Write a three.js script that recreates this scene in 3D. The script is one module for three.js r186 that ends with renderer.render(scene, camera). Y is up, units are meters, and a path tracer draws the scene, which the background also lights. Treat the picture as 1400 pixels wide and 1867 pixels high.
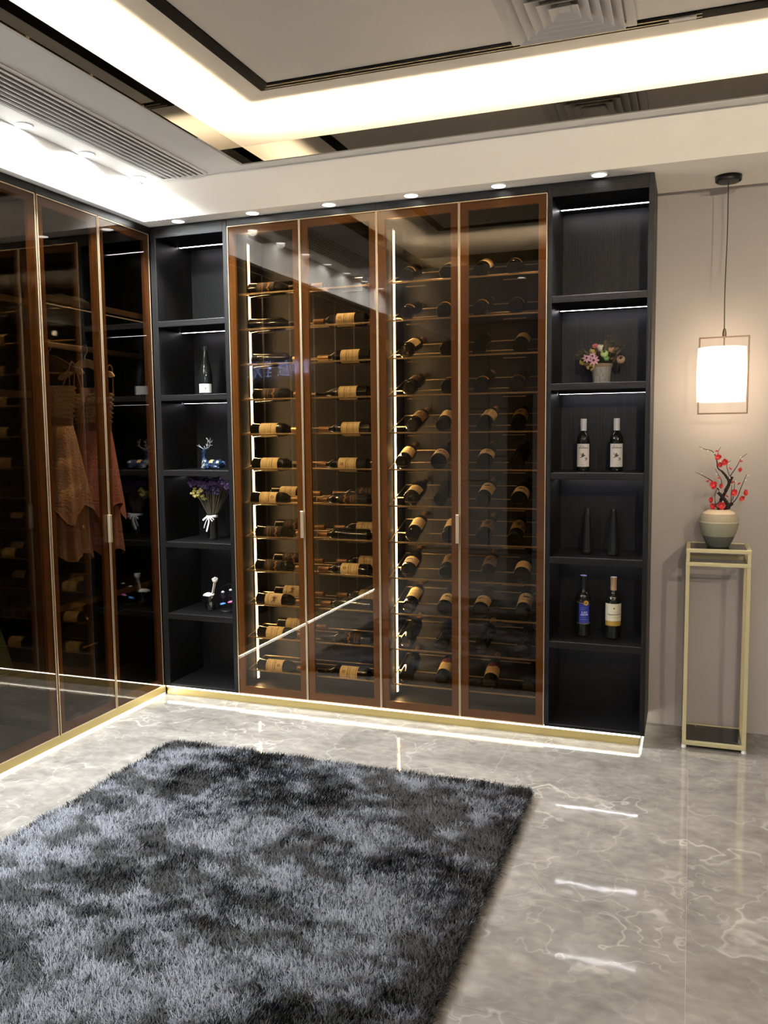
import * as THREE from 'three';
import { mergeGeometries } from 'three/addons/utils/BufferGeometryUtils.js';
import { RoundedBoxGeometry } from 'three/addons/geometries/RoundedBoxGeometry.js';
import { MarchingCubes } from 'three/addons/objects/MarchingCubes.js';
import { ImprovedNoise } from 'three/addons/math/ImprovedNoise.js';
import { RectAreaLightUniformsLib } from 'three/addons/lights/RectAreaLightUniformsLib.js';

// ------------------------------------------------------------------ camera, sky, light levels
const scene = new THREE.Scene();
const renderer = new THREE.WebGLRenderer({ antialias: true });
renderer.toneMapping = THREE.LinearToneMapping;
renderer.toneMappingExposure = 1.28;
renderer.shadowMap.enabled = true;
RectAreaLightUniformsLib.init();
const D2R = Math.PI / 180;
const camera = new THREE.PerspectiveCamera(2 * Math.atan(933.5 / 1543.557) / D2R, 1400 / 1867, 0.05, 60);
camera.position.set(2.81742, 1.48077, 4.03797);
camera.rotation.set(-5.26672 * D2R, 19.961 * D2R, -0.58126 * D2R, 'YXZ');
scene.add(camera);
scene.background = new THREE.Color(0x000000);

const WARM = [1, 0.8, 0.56], COOL = [0.92, 0.92, 1.0], SHELF = [0.98, 0.94, 1.0], AMBER = [1, 0.75, 0.44], PLINTH = [1, 0.98, 0.84];
const L = {                     // radiances of the strips, candelas of the spots
  cove: 230, soffitSpot: 5, wallSpot: 12, roomSpot: 3, washSpot: 14, shelf: 4, plinth: 22, plinthLeft: 22, rack: 125, pendant: 0.36, shade: 1.3, sign: 22,
};

// ------------------------------------------------------------------ helpers
let seed = 7;
const rnd = () => { seed = (seed + 0x6d2b79f5) | 0; let t = Math.imul(seed ^ (seed >>> 15), 1 | seed); t = (t + Math.imul(t ^ (t >>> 7), 61 | t)) ^ t; return ((t ^ (t >>> 14)) >>> 0) / 4294967296; };
const rr = (a, b) => a + (b - a) * rnd();
const perlin = new ImprovedNoise();
const fbm = (x, y, z, n = 4) => { let s = 0, a = 0.5, f = 1; for (let i = 0; i < n; i++) { s += a * perlin.noise(x * f, y * f, z + i * 7.3); a *= 0.5; f *= 2; } return s; };
const V = (x, y, z) => new THREE.Vector3(x, y, z);
const used = {};
function numbered(n) { const k = used[n] = (used[n] ?? -1) + 1; return k ? `${n}_${String(k).padStart(3, '0')}` : n; }
function shadow(m) { m.castShadow = true; m.receiveShadow = true; return m; }
function part(name, geo, mat, parent, label) {
  const m = shadow(new THREE.Mesh(geo, mat)); m.name = name; parent.add(m); if (label) m.userData.label = label; return m;
}
function grp(name, parent, label) { const g = new THREE.Group(); g.name = name; parent.add(g); if (label) g.userData.label = label; return g; }
function tag(o, label, category, group) { o.userData.label = label; o.userData.category = category; if (group) o.userData.group = group; return o; }
function thing(name, label, category, pos = [0, 0, 0], group) {
  const g = new THREE.Group(); g.name = numbered(name); g.position.set(...pos); scene.add(g); return tag(g, label, category, group);
}
function copyOf(src, label, pos) { const c = src.clone(); c.name = numbered(src.name.replace(/_\d{3}$/, '')); c.userData = { ...src.userData, label }; if (pos) c.position.set(...pos); scene.add(c); return c; }
function struct(name, geo, mat, parent) {
  const m = geo ? shadow(new THREE.Mesh(geo, mat)) : new THREE.Group(); m.name = name; (parent ?? scene).add(m); m.userData.kind = 'structure'; return m;
}
function uvBox(g, w, h, d, alongX) {      // uv in metres; the grain (v) runs along the height, or along x
  const p = g.attributes.position, n = g.attributes.normal, uv = new Float32Array(p.count * 2);
  for (let i = 0; i < p.count; i++) {
    const ax = Math.abs(n.getX(i)), ay = Math.abs(n.getY(i)), az = Math.abs(n.getZ(i));
    let u, v;
    if (ax > ay && ax > az) { u = p.getZ(i); v = p.getY(i); } else if (ay > az) { u = p.getZ(i); v = p.getX(i); } else { u = p.getX(i); v = p.getY(i); if (alongX) [u, v] = [v, u]; }
    uv[2 * i] = u; uv[2 * i + 1] = v;
  }
  g.setAttribute('uv', new THREE.BufferAttribute(uv, 2)); return g;
}
// box from x0..x1, y0..y1, z0..z1
function bx(x0, x1, y0, y1, z0, z1, r = 0, alongX = false) {
  const w = x1 - x0, h = y1 - y0, d = z1 - z0, cx = (x0 + x1) / 2, cy = (y0 + y1) / 2, cz = (z0 + z1) / 2;
  let g = r ? new RoundedBoxGeometry(w, h, d, 2, Math.min(r, w / 2.01, h / 2.01, d / 2.01)) : new THREE.BoxGeometry(w, h, d);
  g.translate(cx, cy, cz); if (g.index) g = g.toNonIndexed(); return uvBox(g, w, h, d, alongX);
}
const merge = (list) => mergeGeometries(list.map((g) => (g.index ? g.toNonIndexed() : g)), false);
function tube(pts, r, seg = 16, rad = 6) { return new THREE.TubeGeometry(new THREE.CatmullRomCurve3(pts), seg, r, rad, false); }
function taper(pts, r0, r1, seg = 14, rad = 7, rough = 0) {      // a tube that thins, with bumps
  const g = tube(pts, 1, seg, rad), p = g.attributes.position, c = new THREE.CatmullRomCurve3(pts), v = V(), q = V();
  for (let i = 0; i <= seg; i++) {
    c.getPointAt(i / seg, q);
    for (let j = 0; j <= rad; j++) {
      const k = i * (rad + 1) + j; v.fromBufferAttribute(p, k).sub(q);
      const r = (r0 + (r1 - r0) * i / seg) * (1 + rough * Math.sin(i * 2.7 + (j % rad) * 2.1));
      v.multiplyScalar(r).add(q); p.setXYZ(k, v.x, v.y, v.z);
    }
  }
  g.computeVertexNormals(); return g;
}
function lathe(pts, seg = 32) { return new THREE.LatheGeometry(pts.map(([x, y]) => new THREE.Vector2(x, y)), seg); }
function rod(a, b, r, rad = 8) {
  const d = b.clone().sub(a), g = new THREE.CylinderGeometry(r, r, d.length(), rad);
  g.applyQuaternion(new THREE.Quaternion().setFromUnitVectors(V(0, 1, 0), d.clone().normalize())); g.translate(...a.clone().add(b).multiplyScalar(0.5).toArray()); return g;
}
function areaLight(color, radiance, w, h, pos, look) {
  const l = new THREE.RectAreaLight(new THREE.Color().setRGB(...color), radiance, w, h); l.position.set(...pos); l.lookAt(...look); l.name = 'strip_light_source'; scene.add(l); return l;
}
function spot(color, cd, angle, pos, target, pen = 0.6, soft = 1.5) {
  const s = new THREE.SpotLight(new THREE.Color().setRGB(...color), cd, 0, angle, pen, 2);
  s.position.set(...pos); s.target.position.set(...target); s.castShadow = true; s.shadow.radius = soft; s.name = 'downlight_source'; scene.add(s, s.target); return s;
}
const ORD = ['first', 'second', 'third', 'fourth', 'fifth', 'sixth', 'seventh', 'eighth', 'ninth', 'tenth', 'eleventh', 'twelfth'];

// ------------------------------------------------------------------ textures and materials
function dataTex(n, fn, srgb, repeat) {
  const d = new Uint8Array(n * n * 4);
  for (let j = 0; j < n; j++) for (let i = 0; i < n; i++) { const c = fn(i / n, j / n), o = (j * n + i) * 4; d[o] = c[0]; d[o + 1] = c[1]; d[o + 2] = c[2]; d[o + 3] = 255; }
  const t = new THREE.DataTexture(d, n, n); t.magFilter = t.minFilter = THREE.LinearFilter; t.wrapS = t.wrapT = THREE.RepeatWrapping;
  if (srgb) t.colorSpace = THREE.SRGBColorSpace; if (repeat) t.repeat.set(...repeat); t.needsUpdate = true; return t;
}
function canvasTex(w, h, draw, srgb = true) {
  const c = document.createElement('canvas'); c.width = w; c.height = h; draw(c.getContext('2d'), w, h);
  const t = new THREE.CanvasTexture(c); if (srgb) t.colorSpace = THREE.SRGBColorSpace; t.magFilter = THREE.LinearFilter; return t;
}
const clamp = (x, a = 0, b = 1) => Math.min(b, Math.max(a, x)), mix = (a, b, t) => a + (b - a) * t, sm = (a, b, x) => { const t = clamp((x - a) / (b - a)); return t * t * (3 - 2 * t); };
const woodBump = dataTex(512, (u, v) => {
  const w = fbm(u * 9, v * 1.2, 3, 3) * 1.5, g = Math.pow(Math.abs(Math.sin((u * 46 + w * 3) * Math.PI)), 3), f = fbm(u * 130, v * 5, 9, 2);
  const k = clamp(0.5 + 0.35 * g * (0.4 + fbm(u * 20, v * 2, 5, 2)) + 0.5 * f) * 255; return [k, k, k];
});
woodBump.repeat.set(1.6, 0.7);
const woodColor = dataTex(512, (u, v) => {
  const w = fbm(u * 9, v * 1.2, 3, 3) * 1.5, g = Math.pow(Math.abs(Math.sin((u * 46 + w * 3) * Math.PI)), 3);
  const k = clamp(0.62 + 0.3 * g + 0.9 * fbm(u * 130, v * 5, 9, 2)); return [k * 17, k * 16.4, k * 16.8];
}, true);
woodColor.repeat.set(1.6, 0.7);
const std = (o) => new THREE.MeshStandardMaterial(o), phy = (o) => new THREE.MeshPhysicalMaterial(o), rgb = (r, g, b) => new THREE.Color().setRGB(r, g, b);
const M = {
  wood: phy({ map: woodColor, bumpMap: woodBump, bumpScale: 0.0006, roughness: 0.42, specularIntensity: 0.6 }),
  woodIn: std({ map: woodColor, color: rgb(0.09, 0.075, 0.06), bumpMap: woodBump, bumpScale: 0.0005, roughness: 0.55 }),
  brass: std({ color: rgb(0.62, 0.5, 0.22), metalness: 0.85, roughness: 0.38 }),
  champagne: std({ color: rgb(0.82, 0.66, 0.44), metalness: 0.9, roughness: 0.32 }),
  copperFrame: std({ color: rgb(0.29, 0.15, 0.055), metalness: 0.3, roughness: 0.42 }),
  rail: std({ color: rgb(0.58, 0.44, 0.26), metalness: 0.9, roughness: 0.3 }),
  glass: phy({ color: rgb(0.74, 0.66, 0.54), transmission: 1, thickness: 0, roughness: 0, ior: 1.52 }),
  darkGlass: phy({ color: rgb(0.66, 0.58, 0.49), transmission: 1, thickness: 0, roughness: 0, ior: 1.52 }),
  white: std({ color: rgb(0.85, 0.84, 0.81), roughness: 0.75 }),
  ceil: std({ color: rgb(0.86, 0.83, 0.78), roughness: 0.85 }),
  wall: std({ color: rgb(0.375, 0.35, 0.335), roughness: 0.8 }),
  mirror: std({ color: rgb(0.24, 0.228, 0.2), metalness: 1, roughness: 0.02 }),
  black: phy({ color: rgb(0.008, 0.008, 0.008), roughness: 0.8, specularIntensity: 0.25 }),
  blackMetal: std({ color: rgb(0.02, 0.02, 0.02), metalness: 0.6, roughness: 0.35 }),
  grille: std({ color: rgb(0.72, 0.71, 0.69), roughness: 0.5 }),
  grilleDark: std({ color: rgb(0.12, 0.12, 0.12), roughness: 0.8 }),
  trimRing: std({ color: rgb(0.8, 0.8, 0.8), roughness: 0.3 }),
  bottle: phy({ color: rgb(0.008, 0.009, 0.007), roughness: 0.06, ior: 1.52 }),
  clear: phy({ color: rgb(0.94, 0.96, 0.95), transmission: 1, thickness: 0.004, roughness: 0.02, ior: 1.5 }),
  smoke: phy({ color: rgb(0.012, 0.013, 0.014), roughness: 0.12, ior: 1.5 }),
  cork: std({ color: rgb(0.45, 0.3, 0.16), roughness: 0.8 }),
  goldFoil: std({ color: rgb(0.72, 0.48, 0.2), metalness: 0.75, roughness: 0.35 }),
  brownFoil: std({ color: rgb(0.3, 0.17, 0.08), metalness: 0.5, roughness: 0.4 }),
  blackFoil: std({ color: rgb(0.015, 0.015, 0.017), metalness: 0.3, roughness: 0.35 }),
  whiteCap: std({ color: rgb(0.55, 0.54, 0.56), roughness: 0.4 }),
};
M.edging = std({ color: rgb(0.09, 0.06, 0.035), metalness: 0.4, roughness: 0.45 });
const glow = (c, k) => std({ color: 0x111111, emissive: rgb(...c), emissiveIntensity: k, roughness: 0.6 });
M.shelfLed = glow(SHELF, 11); M.coveLed = glow(WARM, 4); M.plinthLed = glow(PLINTH, 3.4); M.rackLed = glow([1, 0.86, 0.62], 9); M.downlight = glow([1, 0.97, 0.92], 6); M.signGlow = glow([0.36, 0.5, 1], L.sign);

// ------------------------------------------------------------------ room shell
const ZB = -0.367, XR = 5.3, ZF = 6.2, XL = -0.62, YC = 2.82, YU = 3.05, YS = 2.62;
{
  // marble tiles
  const marble = dataTex(1024, (u, v) => {
    const X = u * 3.2, Y = v * 3.2;
    const wx = fbm(X * 1.4, Y * 1.4, 2, 4), wy = fbm(X * 1.4 + 9, Y * 1.4, 5, 4), jx = fbm(X * 9, Y * 9, 3, 3) * 0.2, jy = fbm(X * 9 + 4, Y * 9, 6, 3) * 0.2;
    const cloud = fbm(X * 1.1 + wx, Y * 1.7 + wy, 1, 4), mott = fbm(X * 6 + wx * 2, Y * 9 + wy * 2, 8, 4);
    const vn = (fx, fy, o, t) => 1 - sm(0, t, Math.abs(fbm((X + jx) * fx + wx * 0.5 + o, (Y + jy) * fy + wy * 0.5, o, 2)));
    const m1 = sm(-0.05, 0.35, fbm(X * 1.6, Y * 1.6, 13, 2)), m2 = sm(-0.02, 0.3, fbm(X * 1.9, Y * 1.9, 21, 2));
    const vein = vn(0.9, 1.5, 4, 0.013) * (0.4 + 0.6 * m1) + vn(2.3, 3.2, 17, 0.022) * (0.15 + 0.6 * m2) + vn(4.6, 6.4, 27, 0.035) * (0.12 + 0.5 * m1);
    const pale = sm(0.05, 0.3, fbm(X * 2.2 + wx * 2, Y * 3.2 + wy * 2, 44, 4)) * 0.5, k = 0.45 + cloud * 0.5 + mott * 0.75 + 0.5 * fbm(X * 22, Y * 30, 55, 2);
    const base = [mix(97, 135, k), mix(94, 131, k), mix(89, 125, k)], w = clamp(vein * 0.7 + pale * 0.14, 0, 0.85);
    return [mix(base[0], 180, w), mix(base[1], 177, w), mix(base[2], 170, w)].map((x) => clamp(x, 0, 255));
  }, true);
  marble.repeat.set(1 / 3.2, 1 / 3.2);
  const waver = dataTex(256, (u, v) => { const k = clamp(0.5 + 0.5 * fbm(u * 8, v * 8, 3, 3)) * 255; return [k, k, k]; });
  waver.repeat.set(1.1, 1.1);
  M.marble = phy({ map: marble, roughness: 0.05, bumpMap: waver, bumpScale: 0.0004, ior: 1.5 });
  const floor = struct('floor');
  struct('slab', bx(XL - 0.1, XR + 0.1, -0.12, -0.0006, ZB - 0.1, ZF + 0.1), std({ color: rgb(0.3, 0.28, 0.25), roughness: 0.9 }), floor).userData = {};
  const T = 0.8, gap = 0.0005, x0 = 2.833 - 5 * T, z0 = 0.43 - 2 * T;
  for (let i = 0; i < 9; i++) for (let j = 0; j < 10; j++) {
    const a = Math.max(x0 + i * T, XL) + gap, b = Math.min(x0 + (i + 1) * T, XR) - gap, c = Math.max(z0 + j * T, ZB) + gap, d = Math.min(z0 + (j + 1) * T, ZF) - gap;
    if (b - a < 0.02 || d - c < 0.02) continue;
    const g = bx(a, b, -0.0005, 0, c, d), p = g.attributes.position, uv = g.attributes.uv;
    for (let k = 0; k < p.count; k++) uv.setXY(k, p.getX(k) + (i % 2) * 0.07, p.getZ(k));
    part('tile', g, M.marble, floor);
  }
  struct('wall_back', bx(XL - 0.1, XR + 0.1, 0, YU + 0.1, ZB - 0.1, ZB), M.wall);
  struct('wall_left', bx(XL - 0.1, XL, 0, YU + 0.1, ZB, ZF), M.wall);
  struct('wall_right', bx(XR, XR + 0.1, 0, YU + 0.1, ZB, ZF), std({ color: rgb(0.78, 0.7, 0.58), roughness: 0.8 }));
  // far wall behind the camera, with grey cupboard fronts that the glass doors mirror
  const far = struct('wall_front', bx(XL - 0.1, XR + 0.1, 0, YU + 0.1, ZF, ZF + 0.1), M.wall);
  const panelM = std({ color: rgb(0.42, 0.41, 0.4), roughness: 0.4 });
  for (const [a, b, ys] of [[-0.6, -0.24, [0.05, 1.75, 2.6]], [-0.23, -0.03, [0.05, 1.75, 2.6]], [0.06, 0.48, [0.05, 0.9, 1.78, 2.6]], [0.49, 0.71, [0.05, 1.2, 1.78, 2.6]], [1.02, 1.45, [0.05, 1.78, 2.6]], [1.46, 1.85, [0.05, 1.78, 2.6]]])
    for (let k = 0; k + 1 < ys.length; k++) part('panel', bx(a, b, ys[k], ys[k + 1] - 0.012, ZF - 0.04, ZF - 0.001, 0.003), panelM, far);
  struct('door_1', bx(0.72, 1.01, 0.0, 1.93, ZF - 0.03, ZF - 0.001, 0.004), M.black);

  // ceilings
  const tx0 = 0.705, tx1 = 4.6, tz0 = 0.215, tz1 = 2.68;
  const ceil = struct('ceiling');
  part('upper_ceiling', bx(XL, XR, YU, YU + 0.1, ZB, ZF), M.ceil, ceil);
  const e = 0.0145, low = [[0.0, tx0 - e, 0.1, ZF], [tx1 + e, XR, 0.1, ZF], [tx0 - e, tx1 + e, 0.1, tz0 - e], [tx0 - e, tx1 + e, tz1 + e, ZF]];
  for (const [a, b, c, d] of low) part('lowered_ceiling', bx(a, b, YC, YC + 0.04, c, d), M.white, ceil);
  part('soffit', bx(XL, XR, YS, YC + 0.04, ZB, 0.112), M.ceil, ceil);
  part('fascia', bx(XL, 0.045, YS, YC + 0.04, 0.112, ZF), M.white, ceil);
  for (const [a, b, c, d] of [[tx0, tx1, tz0 - 0.014, tz0], [tx0, tx1, tz1, tz1 + 0.014], [tx0 - 0.014, tx0, tz0 - 0.014, tz1 + 0.014], [tx1, tx1 + 0.014, tz0 - 0.014, tz1 + 0.014]])
    part('mirror_band', bx(a, b, YC - 0.006, 2.894, c, d), M.mirror, ceil);
  for (const [a, b, c, d] of [[tx0 - 0.02, tx1 + 0.02, tz0 - 0.021, tz0 - 0.0145], [tx0 - 0.02, tx1 + 0.02, tz1 + 0.0145, tz1 + 0.021], [tx0 - 0.021, tx0 - 0.0145, tz0, tz1], [tx1 + 0.0145, tx1 + 0.021, tz0, tz1]])
    part('trim_strip', bx(a, b, YC - 0.009, YC - 0.001, c, d), M.grille, ceil);
  // cove strips lie in the trough just behind the band and shine up
  const y = YC + 0.046, cl = thing('cove_light', 'warm led strip hidden in the trough around the raised ceiling', 'cove light');
  for (const [a, b, c, d] of [[tx0, tx1, tz0 - 0.037, tz0 - 0.024], [tx0, tx1, tz1 + 0.024, tz1 + 0.037], [tx0 - 0.037, tx0 - 0.024, tz0, tz1], [tx1 + 0.024, tx1 + 0.037, tz0, tz1]]) {
    part('light_strip', bx(a, b, YC + 0.0405, y, c, d), M.coveLed, cl);
    areaLight(WARM, L.cove, b - a, d - c, [(a + b) / 2, y + 0.003, (c + d) / 2], [(a + b) / 2, 9, (c + d) / 2 + 1e-4]);
  }
  // dark track recessed round the middle of the raised ceiling
  const tr = thing('ceiling_track', 'black recessed lighting track running round the raised ceiling panel', 'light track');
  const q0 = 0.935, q1 = 4.37, r0 = 0.44, r1 = 2.45, w = 0.062;
  for (const [a, b, c, d] of [[q0, q1, r0, r0 + w], [q0, q1, r1 - w, r1], [q0, q0 + w, r0 + w, r1 - w], [q1 - w, q1, r0 + w, r1 - w]]) part('channel', bx(a, b, YU - 0.006, YU + 0.0, c, d), M.black, tr);
  const shine = std({ color: rgb(0.7, 0.6, 0.45), metalness: 0.9, roughness: 0.3 });
  part('rail', bx(q0 + 0.03, 2.82, YU - 0.009, YU - 0.0055, r0 + 0.018, r0 + 0.022), shine, tr, 'thin bright metal rail');
  part('rail', bx(q0 + 0.05, 2.82, YU - 0.009, YU - 0.0055, r0 + 0.044, r0 + 0.048), shine, tr, 'thin bright metal rail');
  part('power_adapter', bx(2.7, 2.8, YU - 0.014, YU - 0.0055, r0 + 0.02, r0 + 0.045, 0.003), M.grille, tr, 'small light grey adapter');
}

// ------------------------------------------------------------------ ceiling fittings
{
  // slot diffuser along the left
  const t = thing('linear_air_vent', 'long white slatted air vent in the lowered ceiling on the left', 'air vent', [0, YC, 0]);
  const a = 0.19, b = 0.445, c = 0.15, d = 2.45;
  part('backing', bx(a, b, -0.003, -0.0005, c, d), std({ color: rgb(0.42, 0.41, 0.4), roughness: 0.8 }), t);
  const f = 0.016;
  part('frame', merge([bx(a - f, a, -0.009, 0, c - f, d + f, 0.003), bx(b, b + f, -0.009, 0, c - f, d + f, 0.003), bx(a, b, -0.009, 0, c - f, c, 0.003), bx(a, b, -0.009, 0, d, d + f, 0.003)]), M.grille, t);
  for (let k = 0; k < 8; k++) {
    const x = a + (k + 0.5) * (b - a) / 8, g = bx(-0.0075, 0.0075, -0.0025, 0.0025, c, d, 0.001); g.rotateZ(-0.35); g.translate(x, -0.0105, 0);
    part('slat', g, M.grille, t);
  }
  // square diffuser in the raised ceiling
  const s = thing('square_air_diffuser', 'square white ceiling air diffuser with nested angled louvres', 'air diffuser', [2.343, YU, 0.725]);
  part('backing', bx(-0.2, 0.2, -0.003, -0.0005, -0.2, 0.2), std({ color: rgb(0.25, 0.24, 0.22), roughness: 0.8 }), s);
  const sq = (r0, y0, r1, y1, th = 0.003) => { const k = Math.SQRT2, g = lathe([[r0 * k, y0], [r1 * k, y1], [(r1 - th) * k, y1], [(r0 - th) * k, y0], [r0 * k, y0]], 4); g.rotateY(Math.PI / 4); const n = g.toNonIndexed(); n.computeVertexNormals(); return n; };
  part('frame', merge([bx(-0.242, -0.205, -0.012, 0, -0.242, 0.242, 0.003), bx(0.205, 0.242, -0.012, 0, -0.242, 0.242, 0.003), bx(-0.205, 0.205, -0.012, 0, -0.242, -0.205, 0.003), bx(-0.205, 0.205, -0.012, 0, 0.205, 0.242, 0.003)]), M.grille, s);
  for (let k = 0; k < 5; k++) { const r = 0.203 - k * 0.037; part('louvre', sq(r, -0.034, r - 0.04, -0.006), M.grille, s); }
  part('centre_plate', bx(-0.022, 0.022, -0.02, -0.004, -0.022, 0.022, 0.002), M.grille, s);

  // downlights
  const ring = new THREE.TorusGeometry(0.036, 0.0045, 8, 32).rotateX(Math.PI / 2), disc = new THREE.CylinderGeometry(0.034, 0.034, 0.004, 32);
  function down(pos, label, group, cd, tgt, ang, color = [1, 0.97, 0.93], pen = 0.6) {
    const t = thing('downlight', label, 'downlight', pos, group);
    part('trim_ring', ring, M.trimRing, t).position.y = -0.002;
    part('lens', disc, M.downlight, t).position.y = -0.0025;
    spot(color, cd, ang, [pos[0], pos[1] - 0.012, pos[2]], [pos[0] + tgt[0], pos[1] - 3, pos[2] + tgt[1]], pen);
  }
  [0.225, 0.67, 1.098, 1.527, 1.952, 2.405].forEach((x, i) => down([x, YS, 0.06], `${ORD[i]} from the left of the six small round downlights above the black cabinets`, 'downlights in the soffit over the cabinets', L.soffitSpot, [0, 0.45], 0.95));
  for (let k = 0; k < 9; k++) down([0.088, YC, 0.2 + 0.405 * k], `round downlight close to the white fascia above the glass wardrobes, ${ORD[k]} from the far corner`, 'downlights over the wardrobes', L.wallSpot, [-0.7, 0], 1.48, [0.93, 0.97, 1], 1);
  [[1.4, 3.4], [3.0, 3.4], [3.0, 5.0], [4.95, 0.6]].forEach(([x, z], i) => down([x, YC, z], `round ceiling downlight behind the viewpoint, ${ORD[i]} of the open room side`, 'downlights over the open room', L.roomSpot, [0, 0], 1.0, [1, 0.84, 0.66]));
}

// adjustable spotlights behind the viewpoint that wash the soffit, the cabinets and the wall
{
  for (const [x, z, tx, label] of [[4.55, 4.5, 1.3, 'warm adjustable ceiling spotlight behind the viewpoint, nearer the right wall'], [3.5, 5.3, 2.6, 'warm adjustable ceiling spotlight behind the viewpoint, nearer the far wall']]) {
    const t = thing('spotlight', label, 'spotlight', [x, YC, z], 'adjustable spotlights behind the viewpoint');
    part('stem', new THREE.CylinderGeometry(0.012, 0.012, 0.05, 16).translate(0, -0.0252, 0), M.blackMetal, t);
    const h = grp('head', t), d = V(tx - x, -0.35, -z).normalize(); h.position.set(0, -0.07, 0); h.quaternion.setFromUnitVectors(V(0, 1, 0), d);
    part('housing', lathe([[0, -0.05], [0.036, -0.05], [0.04, -0.045], [0.04, 0.06], [0.037, 0.06], [0.036, 0.052], [0, 0.05]], 28), M.blackMetal, h); part('lens', new THREE.CylinderGeometry(0.0345, 0.0345, 0.003, 24).translate(0, 0.0545, 0), M.downlight, h);
    spot([1, 0.84, 0.62], L.washSpot, 0.75, [x + d.x * 0.08, YC - 0.07 + d.y * 0.08, z + d.z * 0.08], [tx, 2.3, 0], 0.8);
  }
}

// ------------------------------------------------------------------ open shelf bays of the back run
const SH = [2.11, 1.707, 1.29, 0.888, 0.478], YB = 0.055, ST = 0.032;
function shelfBay(label, x0, x1, sl, sr) {
  const t = thing('open_shelf_cabinet', label, 'shelf cabinet', [x0, 0, 0]), w = x1 - x0, zb = ZB + 0.002;
  part('side_panel', bx(0, sl, YB, YS - 0.001, zb, 0, 0.0015), M.wood, t);
  part('side_panel', bx(w - sr, w, YB, YS - 0.001, zb, 0, 0.0015), M.wood, t);
  part('top_panel', bx(sl, w - sr, 2.557, YS - 0.001, zb, -0.0005, 0.0015, true), M.wood, t);
  part('bottom_panel', bx(sl, w - sr, YB, 0.07, zb, -0.0005, 0.0015, true), M.wood, t);
  part('back_panel', bx(sl, w - sr, 0.07, 2.557, zb, zb + 0.014), M.wood, t);
  SH.forEach((y) => part('shelf', bx(sl, w - sr, y - ST, y, zb + 0.014, -0.001, 0.002, true), M.wood, t));
  [2.557, ...SH.map((y) => y - ST)].forEach((y) => {
    const b = grp('light_bar', t, 'cool white led bar'), z = -0.225, p0 = sl + 0.004, p1 = w - sr - 0.004;
    part('housing', merge([bx(p0, p1, y - 0.004, y, z - 0.011, z + 0.011, 0.001), bx(p0, p1, y - 0.0085, y - 0.0035, z + 0.008, z + 0.011, 0.001)]), M.blackFoil, b);
    part('diffuser', bx(p0 + 0.002, p1 - 0.002, y - 0.0085, y - 0.0035, z - 0.0085, z + 0.0075, 0.001), M.shelfLed, b);
    const cx = x0 + (sl + w - sr) / 2;
    areaLight(SHELF, L.shelf, w - sl - sr - 0.02, 0.012, [cx, y - 0.012, z - 0.004], [cx, y - 1, z - 0.9]);
  });
  return t;
}
shelfBay('narrow black open shelf cabinet in the corner left of the wine cabinets', 0.0005, 0.4795, 0.037, 0.0245);
shelfBay('wide black open shelf cabinet right of the wine cabinets beside the lilac wall', 2.1704, 2.638, 0.0206, 0.0225);

// ------------------------------------------------------------------ glass doors
// local frame: x along the door's width 0..w, y up from 0..h, z = 0 at the front face
function doorGeos(w, h, bar = 0.042) {
  const e = 0.0045;
  return {
    frame: merge([bx(e, bar, e, h - e, -0.024, -0.0075), bx(w - bar, w - e, e, h - e, -0.024, -0.0075), bx(bar, w - bar, e, bar, -0.024, -0.0075, 0, true), bx(bar, w - bar, h - bar, h - e, -0.024, -0.0075, 0, true)]),
    pane: bx(e, w - e, e, h - e, -0.0065, -0.001),
    trim: merge([bx(0.0008, e, 0, h, -0.024, 0.001, 0.0006), bx(w - e, w - 0.0008, 0, h, -0.024, 0.001, 0.0006), bx(e, w - e, 0, e, -0.024, 0.001, 0.0006), bx(e, w - e, h - e, h, -0.024, 0.001, 0.0006)]),
  };
}
const DH0 = 0.054, DH1 = 2.581, DW = 0.4212;
const dg = doorGeos(DW, DH1 - DH0);
const handleGeo = merge([bx(-0.009, 0.009, 0, 0.143, 0.012, 0.017, 0.002), bx(-0.009, -0.006, 0, 0.143, 0.0012, 0.016, 0.001), bx(-0.009, -0.002, 0.138, 0.143, 0.0012, 0.016, 0.001)]);
function door(parent, x, y, glass, handleX) {
  const d = grp('glass_door', parent); d.position.set(x, y, 0);
  part('frame', dg.frame, M.copperFrame, d, 'copper brown door frame behind the glass');
  part('glass_pane', dg.pane, glass, d, 'bronze tinted glass');
  part('edge_trim', dg.trim, M.champagne, d, 'thin champagne metal edging');
  if (handleX !== undefined) { const h = part('handle', handleGeo, M.champagne, d, 'small champagne metal pull'); h.position.set(handleX, 0.938 - y, 0); }
  return d;
}

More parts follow.
